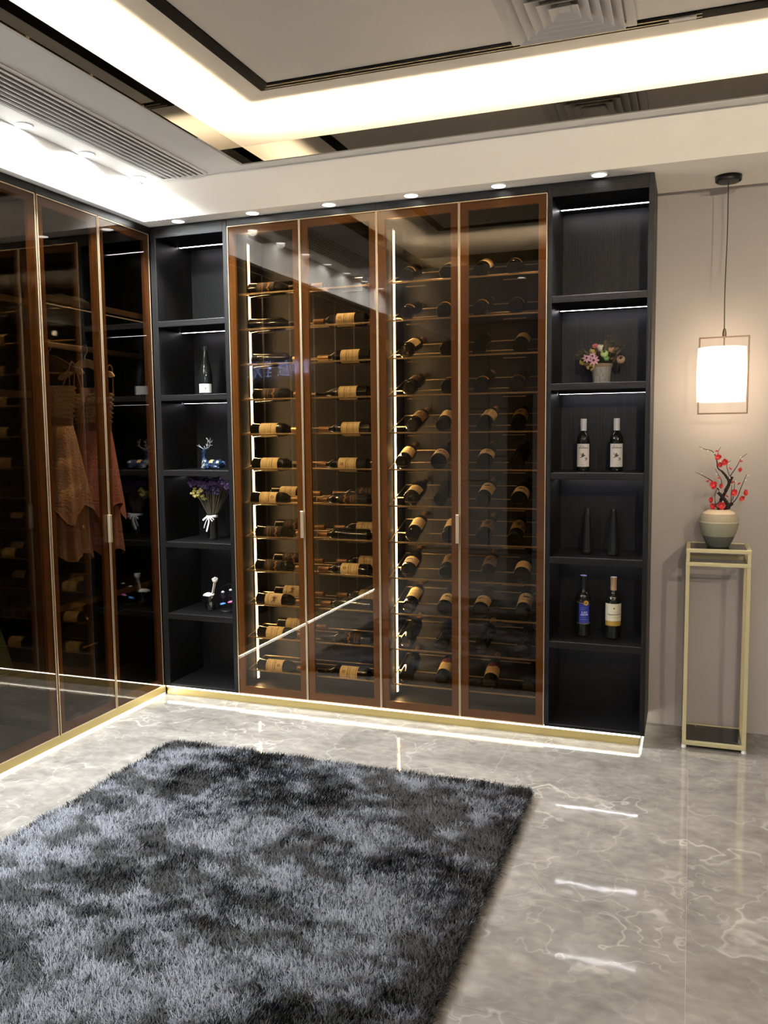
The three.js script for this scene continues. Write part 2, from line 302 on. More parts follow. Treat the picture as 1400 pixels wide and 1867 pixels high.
// ------------------------------------------------------------------ wine cabinets
const ROWS = Array.from({ length: 12 }, (_, i) => 2.232 - 0.1864 * i);
function wineCabinet(label, x0) {
  const w = 2 * DW + 0.002, t = thing('wine_cabinet', label, 'wine cabinet', [x0, 0, 0]), zb = ZB + 0.002, zf = -0.026;
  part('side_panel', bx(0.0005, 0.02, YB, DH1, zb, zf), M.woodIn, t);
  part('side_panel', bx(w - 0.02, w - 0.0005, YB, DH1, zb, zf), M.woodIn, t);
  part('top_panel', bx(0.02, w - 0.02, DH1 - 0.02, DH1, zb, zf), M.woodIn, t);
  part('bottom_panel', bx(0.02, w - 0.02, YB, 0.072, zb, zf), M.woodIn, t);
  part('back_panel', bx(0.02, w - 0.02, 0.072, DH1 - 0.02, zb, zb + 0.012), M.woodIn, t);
  part('top_rail', bx(0.0005, w - 0.0005, DH1 + 0.001, YS - 0.001, zb, 0, 0.0015, true), M.wood, t);
  // vertical led strip on the left side panel
  const s = grp('light_strip', t, 'glowing warm vertical led strip');
  part('housing', bx(0.02, 0.026, 0.09, 2.53, -0.187, -0.169), M.champagne, s);
  part('diffuser', bx(0.0255, 0.0325, 0.095, 2.52, -0.1845, -0.1715, 0.002), M.rackLed, s);
  areaLight(AMBER, L.rack, 0.01, 2.42, [x0 + 0.0345, 1.308, -0.178], [x0 + 1, 1.308, -0.178]);
  for (const [i, hx] of [[0, DW - 0.007], [1, undefined]]) door(t, i * (DW + 0.001), DH0, M.glass, hx);
  return { t, w };
}
const cab1 = wineCabinet('left bronze glass wine cabinet with bottles lying sideways on slim racks', 0.4815);
const cab2 = wineCabinet('right bronze glass wine cabinet with bottles stored base forward on slim racks', 1.3255);
function rack(c, y, zs, slope) {        // slim metal rack: rods across, joined by two side bars
  const r = grp('bottle_rack', c.t), a = 0.036, b = c.w - 0.024, p = ([z, dy]) => [y + dy, z];
  zs.forEach((k, i) => { const [yy, z] = p(k); part('rod', i ? rod(V(a, yy, z), V(b, yy, z), 0.003, 6) : bx(a, b, yy - 0.005, yy + 0.003, z - 0.002, z + 0.002, 0.001), M.rail, r); });
  const [y0, z0] = p(zs[0]), [y1, z1] = p(zs[zs.length - 1]);
  part('side_bar', rod(V(a + 0.002, y0 - 0.002, z0), V(a + 0.002, y1 - 0.002, z1), 0.003, 6), M.rail, r);
  part('side_bar', rod(V(b - 0.002, y0 - 0.002, z0), V(b - 0.002, y1 - 0.002, z1), 0.003, 6), M.rail, r);
  part('under_clip', bx(a + 0.09, a + 0.19, y0 - 0.018, y0 - 0.014, z0 - 0.05, z0 - 0.044), M.rail, r); part('under_clip', bx(b - 0.2, b - 0.09, y0 - 0.018, y0 - 0.014, z0 - 0.05, z0 - 0.044), M.rail, r);
}
ROWS.forEach((y) => { rack(cab1, y, [[-0.046, 0], [-0.115, 0.0], [-0.17, 0.03], [-0.245, 0.03]]); rack(cab2, y, [[-0.038, 0], [-0.19, 0.0312], [-0.315, 0.0918]]); });

// ------------------------------------------------------------------ bottles
const R = 0.0365;
const bordeaux = lathe([[0, 0.004], [R - 0.006, 0], [R, 0.006], [R, 0.185], [R - 0.003, 0.2], [R - 0.013, 0.216], [0.0165, 0.228], [0.0145, 0.24], [0.0138, 0.288], [0.0152, 0.2885], [0.0152, 0.294], [0.0135, 0.297], [0, 0.297]], 28);
const burgundy = lathe([[0, 0.004], [R + 0.0015, 0], [R + 0.004, 0.006], [R + 0.004, 0.15], [R, 0.17], [0.026, 0.205], [0.0165, 0.235], [0.0142, 0.26], [0.0138, 0.288], [0.0152, 0.2885], [0.0152, 0.294], [0.0135, 0.297], [0, 0.297]], 28);
const foilGeo = lathe([[0.0151, 0.236], [0.0147, 0.288], [0.0158, 0.289], [0.0158, 0.295], [0.0135, 0.298], [0, 0.298]], 20);
function labelTex(kind) {
  return canvasTex(256, 192, (g, w, h) => {
    const bg = { cream: '#e6d3a4', crest: '#e2cfa2', sketch: '#dfcfae', mark: '#e8d9b0', red: '#e6d2a0', dark: '#160f0b', gold: '#d9a54a', prints: '#8f7858' }[kind];
    g.fillStyle = bg; g.fillRect(0, 0, w, h);
    const line = (y, x0, x1, c, t = 3) => { g.fillStyle = c; for (let x = x0; x < x1;) { const n = 4 + rnd() * 14; g.fillRect(x, y + (rnd() - 0.5) * 2, Math.min(n, x1 - x), t); x += n + 3; } };
    const ink = kind === 'dark' ? '#94703a' : '#6b4f33';
    if (kind === 'crest') { g.fillStyle = '#8a5a2c'; g.beginPath(); g.arc(128, 44, 17, 0, 7); g.fill(); g.fillStyle = bg; g.beginPath(); g.arc(128, 44, 9, 0, 7); g.fill(); line(82, 60, 196, ink, 8); line(104, 50, 206, ink, 5); line(150, 80, 176, ink, 3); g.fillStyle = '#b98d3e'; g.fillRect(0, 172, w, 8); }
    if (kind === 'cream') { line(60, 50, 206, ink, 7); line(84, 70, 186, ink, 4); line(120, 60, 196, ink, 3); line(132, 60, 196, ink, 3); g.fillStyle = '#b98d3e'; g.fillRect(0, 10, w, 4); }
    if (kind === 'sketch' || kind === 'prints') { g.strokeStyle = '#4a3a2c'; g.lineWidth = 3; for (let i = 0; i < 26; i++) { g.beginPath(); g.moveTo(70 + rnd() * 110, 30 + rnd() * 70); g.quadraticCurveTo(128, 60 + rnd() * 40, 70 + rnd() * 120, 60 + rnd() * 60); g.stroke(); } line(150, 60, 196, ink, 6); if (kind === 'prints') { g.fillStyle = 'rgba(60,30,24,0.55)'; for (let i = 0; i < 9; i++) g.fillRect(rnd() * 230, rnd() * 120, 40, 26); } }
    if (kind === 'mark') { g.fillStyle = '#241c16'; g.beginPath(); g.ellipse(136, 74, 42, 15, -0.2, 0, 7); g.fill(); g.fillRect(98, 40, 14, 20); line(124, 40, 216, '#8f7c58', 12); }
    if (kind === 'red') { g.fillStyle = '#6d1514'; g.beginPath(); g.moveTo(0, 0); g.lineTo(w, 0); g.lineTo(w, 58); g.quadraticCurveTo(180, 42, 160, 62); g.quadraticCurveTo(128, 96, 96, 62); g.quadraticCurveTo(76, 42, 0, 58); g.fill(); line(110, 70, 186, '#9c8558', 4); line(140, 60, 196, '#9c8558', 3); }
    if (kind === 'dark') { g.fillStyle = '#9a6c2c'; for (let i = 0; i < 7; i++) { g.beginPath(); g.arc(50 + i * 26, 60 + 8 * Math.sin(i * 2), 11, 0, 7); g.fill(); } line(120, 50, 206, ink, 6); g.fillStyle = '#4a3420'; g.fillRect(40, 140, 170, 30); }
    if (kind === 'gold') { line(60, 20, 236, '#8a5c1e', 20); line(110, 20, 236, '#8a5c1e', 20); }
  });
}
const LM = {}; for (const k of ['cream', 'crest', 'sketch', 'mark', 'red', 'dark', 'gold', 'prints']) LM[k] = std({ map: labelTex(k), roughness: k === 'gold' ? 0.35 : 0.7, metalness: k === 'gold' ? 0.5 : 0 });
function labelGeo(r, y0, y1, span) { const g = new THREE.CylinderGeometry(r + 0.0007, r + 0.0007, y1 - y0, 20, 1, true, -span / 2, span); g.translate(0, (y0 + y1) / 2, 0); return g; }
const protoCache = {};
function bottleProto(kind) {           // parts only; +y is the axis, the label faces +z
  if (protoCache[kind]) return protoCache[kind];
  const [lab, shape, foil] = kind.split('/'), g = new THREE.Group(), fat = shape === 'fat', r = fat ? R + 0.004 : R;
  part('glass_body', fat ? burgundy : bordeaux, M.bottle, g);
  part('capsule', foilGeo, { gold: M.goldFoil, brown: M.brownFoil, black: M.blackFoil }[foil], g);
  if (lab === 'goldband') part('paper_label', labelGeo(r, 0.055, 0.075, 2.4), LM.gold, g, 'narrow gold paper label');
  else if (lab !== 'none') part('paper_label', labelGeo(r, fat ? 0.022 : 0.058, fat ? 0.092 : 0.158, lab === 'dark' ? 2.6 : 3.0), LM[lab], g);
  return protoCache[kind] = g;
}
function putBottle(kind, label, group, base, axis, face) {
  const b = bottleProto(kind).clone(); b.name = numbered('wine_bottle'); tag(b, label, 'bottle', group);
  const y = axis.clone().normalize(), z = face.clone().addScaledVector(y, -face.dot(y)).normalize(), x = V().crossVectors(y, z);
  b.quaternion.setFromRotationMatrix(new THREE.Matrix4().makeBasis(x, y, z)); b.position.copy(base); scene.add(b); return b;
}
const LOOK = { none: 'unlabelled dark', goldband: 'dark gold banded', cream: 'cream labelled', crest: 'crested cream labelled', sketch: 'sketch labelled', mark: 'black-emblem labelled', red: 'red topped cream labelled', dark: 'dark labelled', prints: 'brown print labelled' };
{
  // right cabinet: bases forward, necks tipped up towards the back
  const X = [[1.457, 1.666, 1.84, 1.999], [1.455, 1.649, 1.833, 2.009], [1.453, 1.665, 1.83, 2.032], [1.47, 1.668, 1.836, 2.014], [1.486, 1.646, 1.853, 2.024], [1.431, 1.621, 1.86, 2.018], [1.476, 1.631, 1.847, 2.029], [1.482, 1.672, 1.85, 2.01], [1.459, 1.658, 1.871, 2.044], [1.461, 1.65, 1.837, 2.048], [1.448, 1.635, 1.84, 2.055], [1.443, 1.634, 1.885, 2.083]];
  const K = ['goldband cream cream goldband', 'goldband goldband goldband goldband', 'cream none none cream', 'dark goldband goldband goldband', 'prints cream crest prints', 'cream sketch:f cream:f none', 'cream:f none mark sketch:f', 'cream cream prints prints', 'sketch:f prints prints cream:f', 'cream sketch:f sketch:f mark', 'none none none none', 'none red red none'];
  K.forEach((row, r) => row.split(' ').forEach((k, c) => {
    const [lab, f] = k.split(':'), yaw = rr(-0.02, 0.09), th = 17 * D2R, rad = f ? R + 0.004 : R;
    const axis = V(-Math.sin(yaw) * Math.cos(th), Math.sin(th), -Math.cos(yaw) * Math.cos(th));
    const base = V(X[r][c], ROWS[r] - 0.0015 + rad * Math.cos(th), -0.057);
    putBottle(`${lab}/${f ? 'fat' : 'slim'}/${c % 2 ? 'black' : 'brown'}`, `${LOOK[lab]} bottle, ${ORD[c]} from left, ${ORD[r]} row down, base forward, right glass cabinet`, 'bottles in the right wine cabinet', base, axis, V(rr(-0.25, 0.15), 1, 0.3));
  }));
  // left cabinet: bottles lie sideways, necks towards the middle; some rows have one more behind
  const D1 = ['dark', 'none', 'none', 'dark', 'cream', 'cream', 'crest', 'dark', 'dark', 'sketch', 'cream', 'crest'], D2 = ['none', 'crest', 'cream', 'cream', 'cream', 'crest', 'dark', 'none', 'crest', 'none', 'dark', 'crest'];
  const B1 = { 0: 'none', 6: 'cream', 7: 'dark', 8: 'dark', 9: 'sketch', 10: 'cream' }, B2 = { 6: 'dark', 7: 'cream', 8: 'cream', 9: 'cream' };
  const foil = ['black', 'black', 'gold', 'brown', 'gold', 'black', 'brown', 'brown', 'brown', 'brown', 'brown', 'brown'];
  ROWS.forEach((y, r) => {
    const yf = y + 0.0218, yb = y + 0.0452, row = `${ORD[r]} row down, left glass cabinet`;
    const j = rr(-0.012, 0.012) + (r === 6 ? -0.02 : 0), j2 = rr(-0.015, 0.02);
    putBottle(`${D1[r]}/slim/${foil[r]}`, `${LOOK[D1[r]]} bottle, neck pointing right, front of ${row}`, 'bottles in the left wine cabinet', V(0.575 + j, yf, -0.0805), V(1, 0, 0), V(0, 0.35 + rr(-0.2, 0.2), 1));
    putBottle(`${D2[r]}/slim/${foil[(r + 2) % 12]}`, `${LOOK[D2[r]]} bottle, neck pointing left, front of ${row}`, 'bottles in the left wine cabinet', V(1.245 + j2, yf, -0.0805), V(-1, 0, 0), V(0, 0.35 + rr(-0.2, 0.2), 1));
    if (B1[r]) putBottle(`${B1[r]}/slim/brown`, `${LOOK[B1[r]]} bottle, neck pointing right, rear of ${row}`, 'bottles in the left wine cabinet', V(r === 0 ? 0.6 : 0.63 + rr(-0.02, 0.02), yb, -0.2075), V(1, 0, 0), V(0, 0.8, 1));
    if (B2[r]) putBottle(`${B2[r]}/slim/brown`, `${LOOK[B2[r]]} bottle, neck pointing left, rear of ${row}`, 'bottles in the left wine cabinet', V(1.29 + rr(-0.01, 0.01), yb, -0.2075), V(-1, 0, 0), V(0, 0.8, 1));
  });
}

// ------------------------------------------------------------------ brass plinths with light lines
{
  const t = thing('cabinet_plinth', 'brass plinth under the back cabinets with a glowing white light line', 'plinth');
  part('kickboard', bx(0.001, 2.612, 0, 0.041, ZB + 0.01, -0.022), M.brass, t);
  part('light_strip', bx(0.001, 2.6195, 0.0415, 0.0525, -0.03, -0.0135, 0.001), M.plinthLed, t, 'glowing white led line');
  part('light_strip', bx(2.6125, 2.6195, 0.0415, 0.0525, ZB + 0.01, -0.031, 0.001), M.plinthLed, t, 'glowing white led line');
  areaLight(PLINTH, L.plinth, 2.6, 0.01, [1.31, 0.046, -0.0125], [1.31, -0.55, 1]);
  areaLight(PLINTH, L.plinth * 0.35, 0.3, 0.01, [2.6205, 0.046, -0.19], [3.6, -0.6, -0.19]);
  const u = thing('wardrobe_plinth', 'brass plinth under the left glass wardrobes glowing along the floor', 'plinth');
  part('kickboard', bx(-0.02, -0.004, 0.011, 0.0535, -0.012, 3.46), M.brass, u);
  part('base', bx(-0.5, -0.0205, 0, 0.0535, -0.012, 3.46), M.black, u);
  part('light_strip', bx(-0.0195, -0.0065, 0.002, 0.0105, -0.012, 3.46, 0.001), M.plinthLed, u, 'glowing white led line');
  areaLight(PLINTH, L.plinthLeft, 3.4, 0.008, [-0.0045, 0.0065, 1.73], [1, 0.35, 1.73]);
}

// ------------------------------------------------------------------ glass wardrobes along the left
const WX = -0.575;
function wardrobe(label, z0, z1, inner, withBack) {
  const t = thing('glass_wardrobe', label, 'wardrobe', [0, 0, z0]), d = z1 - z0, e = 0.0008, xf = -0.026;
  const za = withBack ? -(z0 - ZB) + 0.003 : e;
  part('side_panel', bx(WX, xf, YB, DH1, za, za + 0.018), M.wood, t);
  part('side_panel', bx(WX, xf, YB, DH1, d - 0.018, d - e), M.wood, t);
  part('top_panel', bx(WX, xf, DH1 - 0.02, DH1, za + 0.018, d - 0.018), M.wood, t);
  part('bottom_panel', bx(WX, xf, YB, 0.075, za + 0.018, d - 0.018), M.wood, t);
  part('back_panel', bx(WX - 0.012, WX, YB, DH1, za, d - e), M.wood, t);
  part('top_rail', bx(xf, 0, DH1 + 0.001, YS - 0.001, withBack ? 0.001 : e, d - e, 0.0015), M.wood, t);
  for (const y of inner.shelves) {
    part('shelf', bx(WX, -0.06, y - 0.025, y, za + 0.018, d - 0.018, 0.001), M.wood, t);
    part('shelf_edge', bx(-0.0595, -0.052, y - 0.027, y + 0.002, za + 0.018, d - 0.018, 0.001), M.edging, t, 'brown metal shelf edging');
  }
  if (inner.rail) part('hanging_rail', bx(-0.31, -0.29, 1.94, 1.972, za + 0.018, d - 0.018, 0.008), M.champagne, t, 'pale flat hanging rail');
  if (inner.drawer) {
    const g = grp('drawer', t);
    part('drawer_front', bx(-0.12, -0.1, 0.3, 0.53, za + 0.02, d - 0.022, 0.002), M.wood, g);
    part('drawer_front', bx(-0.12, -0.1, 0.08, 0.295, za + 0.02, d - 0.022, 0.002), M.wood, g);
    part('pull', bx(-0.0995, -0.092, 0.4, 0.408, 0.45, 0.56, 0.001), M.champagne, g);
  }
  return t;
}
const wd = [
  [0, 0.8635, 'corner glass wardrobe with dresses hanging inside, beside the open shelf bay', { shelves: [2.15, 0.66], rail: true, drawer: true }],
  [0.8635, 1.7135, 'second glass wardrobe from the corner, with shelves and a dark green dress', { shelves: [2.11, 1.69, 0.4] }],
  [1.7135, 2.5635, 'third glass wardrobe from the corner, seen mirrored in the wine cabinet glass', { shelves: [2.11, 1.29] }],
  [2.5635, 3.4135, 'last glass wardrobe at the far end of the left run, seen only in reflections', { shelves: [2.11, 1.29] }],
];
wd.forEach(([z0, z1, label, inner], i) => {
  const t = wardrobe(label, z0, z1, inner, i === 0);
  // doors turn to face +x: local x runs towards -z
  for (let k = 0; k < 2; k++) {
    const zr = i === 0 ? 0.0075 + k * 0.4265 : k * 0.4245 + 0.0005;
    const d = door(t, 0, DH0, M.darkGlass, (i === 0 && k === 1) ? DW - 0.007 : undefined);
    d.rotation.y = Math.PI / 2; d.position.z = zr + 0.4225;
  }
});
// two small wardrobe lamps under the top shelf, so that the clothes are seen
{
  const t = thing('wardrobe_lamp', 'slim warm led bar under the top shelf inside the corner wardrobe', 'light bar', [-0.085, 2.124, 0.35]);
  part('housing', bx(-0.008, 0.008, -0.006, 0, -0.4, 0.4), M.blackFoil, t);
  part('diffuser', bx(-0.006, 0.006, -0.009, -0.0055, -0.4, 0.4), glow([1, 0.75, 0.45], 0.3), t);
  areaLight([1, 0.86, 0.68], 11, 0.8, 0.012, [-0.085, 2.112, 0.35], [-0.23, 1.2, 0.351]);
}

// ------------------------------------------------------------------ clothes
function hanger(label, z, mat, turn = 0) {
  const t = thing('clothes_hanger', label, 'hanger', [-0.3, 1.972, z]); t.rotation.y = turn;
  const s = new THREE.Shape(); s.moveTo(-0.2, -0.18); s.quadraticCurveTo(-0.19, -0.155, -0.165, -0.155); s.bezierCurveTo(-0.1, -0.13, -0.06, -0.085, 0, -0.083); s.bezierCurveTo(0.06, -0.085, 0.1, -0.13, 0.165, -0.155);
  s.quadraticCurveTo(0.19, -0.155, 0.2, -0.18); s.quadraticCurveTo(0.185, -0.19, 0.17, -0.182); s.bezierCurveTo(0.11, -0.168, 0.06, -0.125, 0, -0.123); s.bezierCurveTo(-0.06, -0.125, -0.11, -0.168, -0.17, -0.182); s.quadraticCurveTo(-0.185, -0.19, -0.2, -0.18);
  const g = new THREE.ExtrudeGeometry(s, { depth: 0.008, bevelEnabled: true, bevelSize: 0.003, bevelThickness: 0.003, bevelSegments: 2, curveSegments: 12 }); g.translate(0, 0, -0.004);
  part('bar', g.translate(0, 0.012, 0), mat, t);
  part('hook', tube([V(0, -0.086, 0), V(0, -0.052, 0), V(0.013, -0.038, 0), V(0.0165, -0.012, 0), V(0.01, 0.005, 0), V(-0.005, 0.0065, 0), V(-0.0145, -0.002, 0), V(-0.015, -0.01, 0)], 0.0018, 24, 6), M.trimRing, t, 'thin metal hook');
  return t;
}
const woodPale = std({ color: rgb(0.72, 0.6, 0.36), roughness: 0.5 });
hanger('pale wooden hanger carrying the pink strappy dress in the corner wardrobe', 0.2, woodPale, -0.1);
hanger('dark thin hanger carrying the beige dress in the corner wardrobe', 0.48, std({ color: rgb(0.12, 0.08, 0.06), roughness: 0.5 }), 0.1);
// a garment sheet: rings of points round an oval that widens down, with folds
function garment(y0, y1, fx, fz, folds, rows = 30, cols = 140, open = 0) {
  const pos = [], idx = [], uv = [];
  for (let i = 0; i <= rows; i++) {
    const t = i / rows, y = mix(y0, y1, t);
    for (let j = 0; j <= cols; j++) {
      const a = j / cols * Math.PI * 2, k = 1 + folds(a, t);
      pos.push(Math.cos(a) * fx(t) * k, y + (t > 0.9 ? open * (t - 0.9) * Math.sin(a * 5 + 1) : 0), Math.sin(a) * fz(t) * k); uv.push(j / cols * 3, t * 2);
      if (i < rows && j < cols) { const q = i * (cols + 1) + j; idx.push(q, q + cols + 1, q + 1, q + 1, q + cols + 1, q + cols + 2); }
    }
  }
  const g = new THREE.BufferGeometry(); g.setAttribute('position', new THREE.Float32BufferAttribute(pos, 3)); g.setAttribute('uv', new THREE.Float32BufferAttribute(uv, 2)); g.setIndex(idx); g.computeVertexNormals(); return g;
}
const weave = dataTex(256, (u, v) => { const k = clamp(0.5 + 0.8 * fbm(u * 24, v * 24, 2, 3)) * 255; return [k, k, k]; });
const cloth = (r, g, b, bump = 0.004) => std({ color: rgb(r, g, b), roughness: 0.92, bumpMap: weave, bumpScale: bump, side: THREE.DoubleSide });
const fold = (n, ph, amp) => (a, t) => amp * t * (Math.sin(a * n + ph + 1.3 * Math.sin(a * 2 + ph)) + 0.5 * Math.sin(a * (n * 2 + 1) + ph * 2));
const ruffle = (a, t) => 0.05 * Math.sin(a * 34 + 9 * Math.sin(t * 21)) + 0.06 * Math.sin(t * 44 + 2 * Math.sin(a * 3)) + 0.02 * Math.sin(a * 61);
function dress(name, label, pos, turn, skirtM, bodiceM, sashM, o) {
  const t = thing(name, label, 'dress', pos); t.rotation.y = turn;
  part('bodice', garment(0, -0.165, (s) => mix(0.135, 0.118, s), (s) => mix(0.06, 0.055, s), ruffle, 40, 180), bodiceM, t, 'ruffled beige bodice');
  part('waistband', garment(-0.16, -0.2, () => 0.121, () => 0.058, () => 0.0, 4), sashM, t);
  part('skirt', garment(-0.195, o.over, (s) => mix(0.118, o.ox, Math.pow(s, 0.85)), (s) => mix(0.056, o.oz, s), fold(7, o.ph, 0.09), 36, 160, 0.5), skirtM, t, o.overLabel);
  part('underskirt', garment(-0.2, o.under, (s) => mix(0.112, o.ox * 0.93, s), (s) => mix(0.052, o.oz * 0.9, s), fold(9, o.ph + 2, 0.07), 30, 160, 0.2), o.underM, t);
  for (const s of [-1, 1]) {
    const h = o.loops[s > 0 ? 1 : 0], g = tube([V(s * 0.11, -0.002, 0.05), V(s * 0.13, h - 0.05, 0.026), V(s * 0.135, h - 0.015, 0.017), V(s * 0.135, h, 0.0), V(s * 0.135, h - 0.015, -0.017), V(s * 0.128, h - 0.05, -0.026), V(s * 0.11, -0.002, -0.045)], 0.004, 28, 6); part('strap', g, sashM, t);
  }
  if (o.bow) {
    part('collar', garment(0.03, -0.05, (s) => mix(0.075, 0.03, s), (s) => mix(0.05, 0.075, s), (a, s) => 0.16 * Math.sin(a * 4 + s * 3), 14), sashM, t, 'dusky draped bow at the neckline');
    for (const k of [0, 1, 2]) part('ribbon', tube([V(-0.02 + k * 0.018, -0.06, 0.068), V(-0.028 + k * 0.02, -0.14, 0.072), V(-0.035 + k * 0.016, -0.2, 0.074), V(-0.03 + k * 0.012, -0.25 - 0.05 * k, 0.078)], 0.0035, 16, 5), sashM, t, 'thin pale ribbon');
  }
  return t;
}
const beige = cloth(0.78, 0.64, 0.46, 0.01), dusk = cloth(0.42, 0.28, 0.24), pink = cloth(0.58, 0.3, 0.28), rose = cloth(0.42, 0.24, 0.22), tan = cloth(0.52, 0.37, 0.29);
dress('dress', 'rose pink dress with a ruffled beige bodice hanging from the pale wooden hanger', [-0.262, 1.715, 0.2038], -0.1, pink, beige, dusk, { over: -0.64, under: -0.86, ox: 0.175, oz: 0.11, ph: 0.4, loops: [0.172, 0.15], underM: rose, bow: true, overLabel: 'dusky rose skirt' });
dress('dress', 'beige brown dress with a ruffled bodice hanging in front of the pink dress', [-0.3, 1.742, 0.48], 0.1, tan, beige, dusk, { over: -0.66, under: -0.88, ox: 0.2, oz: 0.12, ph: 1.9, loops: [0.122, 0.122], underM: dusk, overLabel: 'tan layered skirt' });
{
  const g = thing('green_dress', 'dark green flared dress standing low behind the leftmost wardrobe door', 'dress', [-0.25, 0.402, 1.2]), m = cloth(0.05, 0.1, 0.035);
  part('skirt', garment(0.36, 0.002, (s) => mix(0.12, 0.17, s), (s) => mix(0.13, 0.27, Math.pow(s, 0.7)), fold(6, 0.6, 0.035), 24), m, g);
  part('bodice', garment(0.62, 0.355, (s) => mix(0.09, 0.12, s), (s) => mix(0.12, 0.13, s), () => 0, 12), m, g);
  const t = thing('folded_cloth', 'crumpled grey green cloth lying on the top shelf of the corner wardrobe', 'cloth', [-0.22, 2.1505, 0.42]);
  const s = new THREE.SphereGeometry(1, 48, 24, 0, Math.PI * 2, 0, Math.PI / 2), p = s.attributes.position;
  for (let i = 0; i < p.count; i++) { const x = p.getX(i), y = p.getY(i), z = p.getZ(i), n = 1 + 0.35 * fbm(x * 2, y * 2, z * 2, 3), l = 0.6 + 0.4 * Math.cos(z * 1.6 - 0.6); p.setXYZ(i, x * 0.11 * n, y * 0.055 * n * l + 0.0005, z * 0.19 * n); }
  s.computeVertexNormals(); part('cloth', s, cloth(0.16, 0.19, 0.12), t);
}

// ------------------------------------------------------------------ shaggy rug
{
  const x0 = 0.53, x1 = 2.225, z0 = 0.71, z1 = 3.1;
  const t = thing('shaggy_rug', 'shaggy mottled blue grey and black rug on the marble floor', 'rug', [0, 0, 0]);
  part('backing', bx(x0, x1, 0.0005, 0.009, z0, z1, 0.004), std({ color: rgb(0.015, 0.016, 0.02), roughness: 1 }), t);
  const pos = [], nor = [], idx = [];
  for (let b = 0; b < 9; b++) {       // one tuft: nine bent blades
    const a = rr(0, 6.28), ox = rr(-0.006, 0.006), oz = rr(-0.006, 0.006), lean = rr(0.25, 0.9), len = rr(0.75, 1.1), w = 0.0021, c = Math.cos(a), s = Math.sin(a), base = pos.length / 3;
    for (let k = 0; k <= 3; k++) {
      const q = k / 3, bend = lean * q * q, h = len * q * (1 - 0.28 * q * lean), ww = w * (1 - q * 0.75);
      for (const e of [-1, 1]) { pos.push(ox + c * bend * 0.03 - s * ww * e, h * 0.042, oz + s * bend * 0.03 + c * ww * e); nor.push(c * 0.45, 0.9, s * 0.45); }
      if (k < 3) { const o = base + k * 2; idx.push(o, o + 1, o + 2, o + 2, o + 1, o + 3); }
    }
  }
  const g = new THREE.BufferGeometry(); g.setAttribute('position', new THREE.Float32BufferAttribute(pos, 3)); g.setAttribute('normal', new THREE.Float32BufferAttribute(nor, 3)); g.setIndex(idx);
  const step = 0.0068, nx = Math.floor((x1 - x0) / step), nz = Math.floor((z1 - z0) / step), N = nx * nz;
  const im = new THREE.InstancedMesh(g, std({ color: 0xffffff, roughness: 0.75, side: THREE.DoubleSide }), N), m = new THREE.Matrix4(), q = new THREE.Quaternion(), q2 = new THREE.Quaternion(), col = new THREE.Color(), up = V(0, 1, 0), ax = V();
  let n = 0;
  for (let i = 0; i < nx; i++) for (let j = 0; j < nz; j++) {
    const x = x0 + (i + rr(0.1, 0.9)) * step, z = z0 + (j + rr(0.1, 0.9)) * step;
    const f = fbm(x * 1.5, z * 1.5, 5, 2) * 5 + fbm(x * 7, z * 7, 15, 2) * 2.4 + fbm(x * 26, z * 26, 16, 1) * 1.6, dirx = Math.cos(f) * 0.9 + 0.25, dirz = Math.sin(f) * 0.9;
    const edge = Math.min(x - x0, x1 - x, z - z0, z1 - z), tilt = 0.62 + 0.5 * fbm(x * 9, z * 9, 25, 2) + rr(-0.2, 0.2);
    let dx = dirx, dz = dirz; if (edge < 0.03) { const k = 1 - edge / 0.03; dx += 1.6 * k * (x - x0 < 0.03 ? -1 : x1 - x < 0.03 ? 1 : 0); dz += 1.6 * k * (z - z0 < 0.03 ? -1 : z1 - z < 0.03 ? 1 : 0); }
    ax.set(dz, 0, -dx).normalize(); q.setFromAxisAngle(ax, tilt); q2.setFromAxisAngle(up, rr(0, 6.28)); q.multiply(q2);
    const s = rr(0.85, 1.15), sy = s * (1.05 + 0.5 * fbm(x * 12, z * 12, 35, 2));
    m.compose(V(x, 0.0085, z), q, V(s, sy, s)); im.setMatrixAt(n, m);
    const warp = fbm(x * 3, z * 3, 71, 3) * 0.35;
    let k = fbm(x * 1.7 + warp, z * 2.6 + warp, 51, 3) * 1.0 + fbm(x * 6.5 + warp * 4, z * 9 + warp * 4, 61, 3) * 1.15 + 0.16 + rr(-0.07, 0.07);
    if (x1 - x < 0.16) k -= 0.42 * (1 - (x1 - x) / 0.16); if (z - z0 < 0.05 || x - x0 < 0.04) k -= 0.14;
    k += 0.85 * fbm(x * 15, z * 22, 81, 2); k = sm(-0.06, 0.3, k); const v = mix(0.008, 0.118, Math.pow(k, 1.15)) * rr(0.8, 1.2);
    im.setColorAt(n, col.setRGB(v * 0.9, v * 0.96, v * 1.12)); n++;
  }
  im.name = 'pile'; im.userData = { kind: 'stuff', label: 'long shaggy pile' }; im.castShadow = im.receiveShadow = true; t.add(im);
}

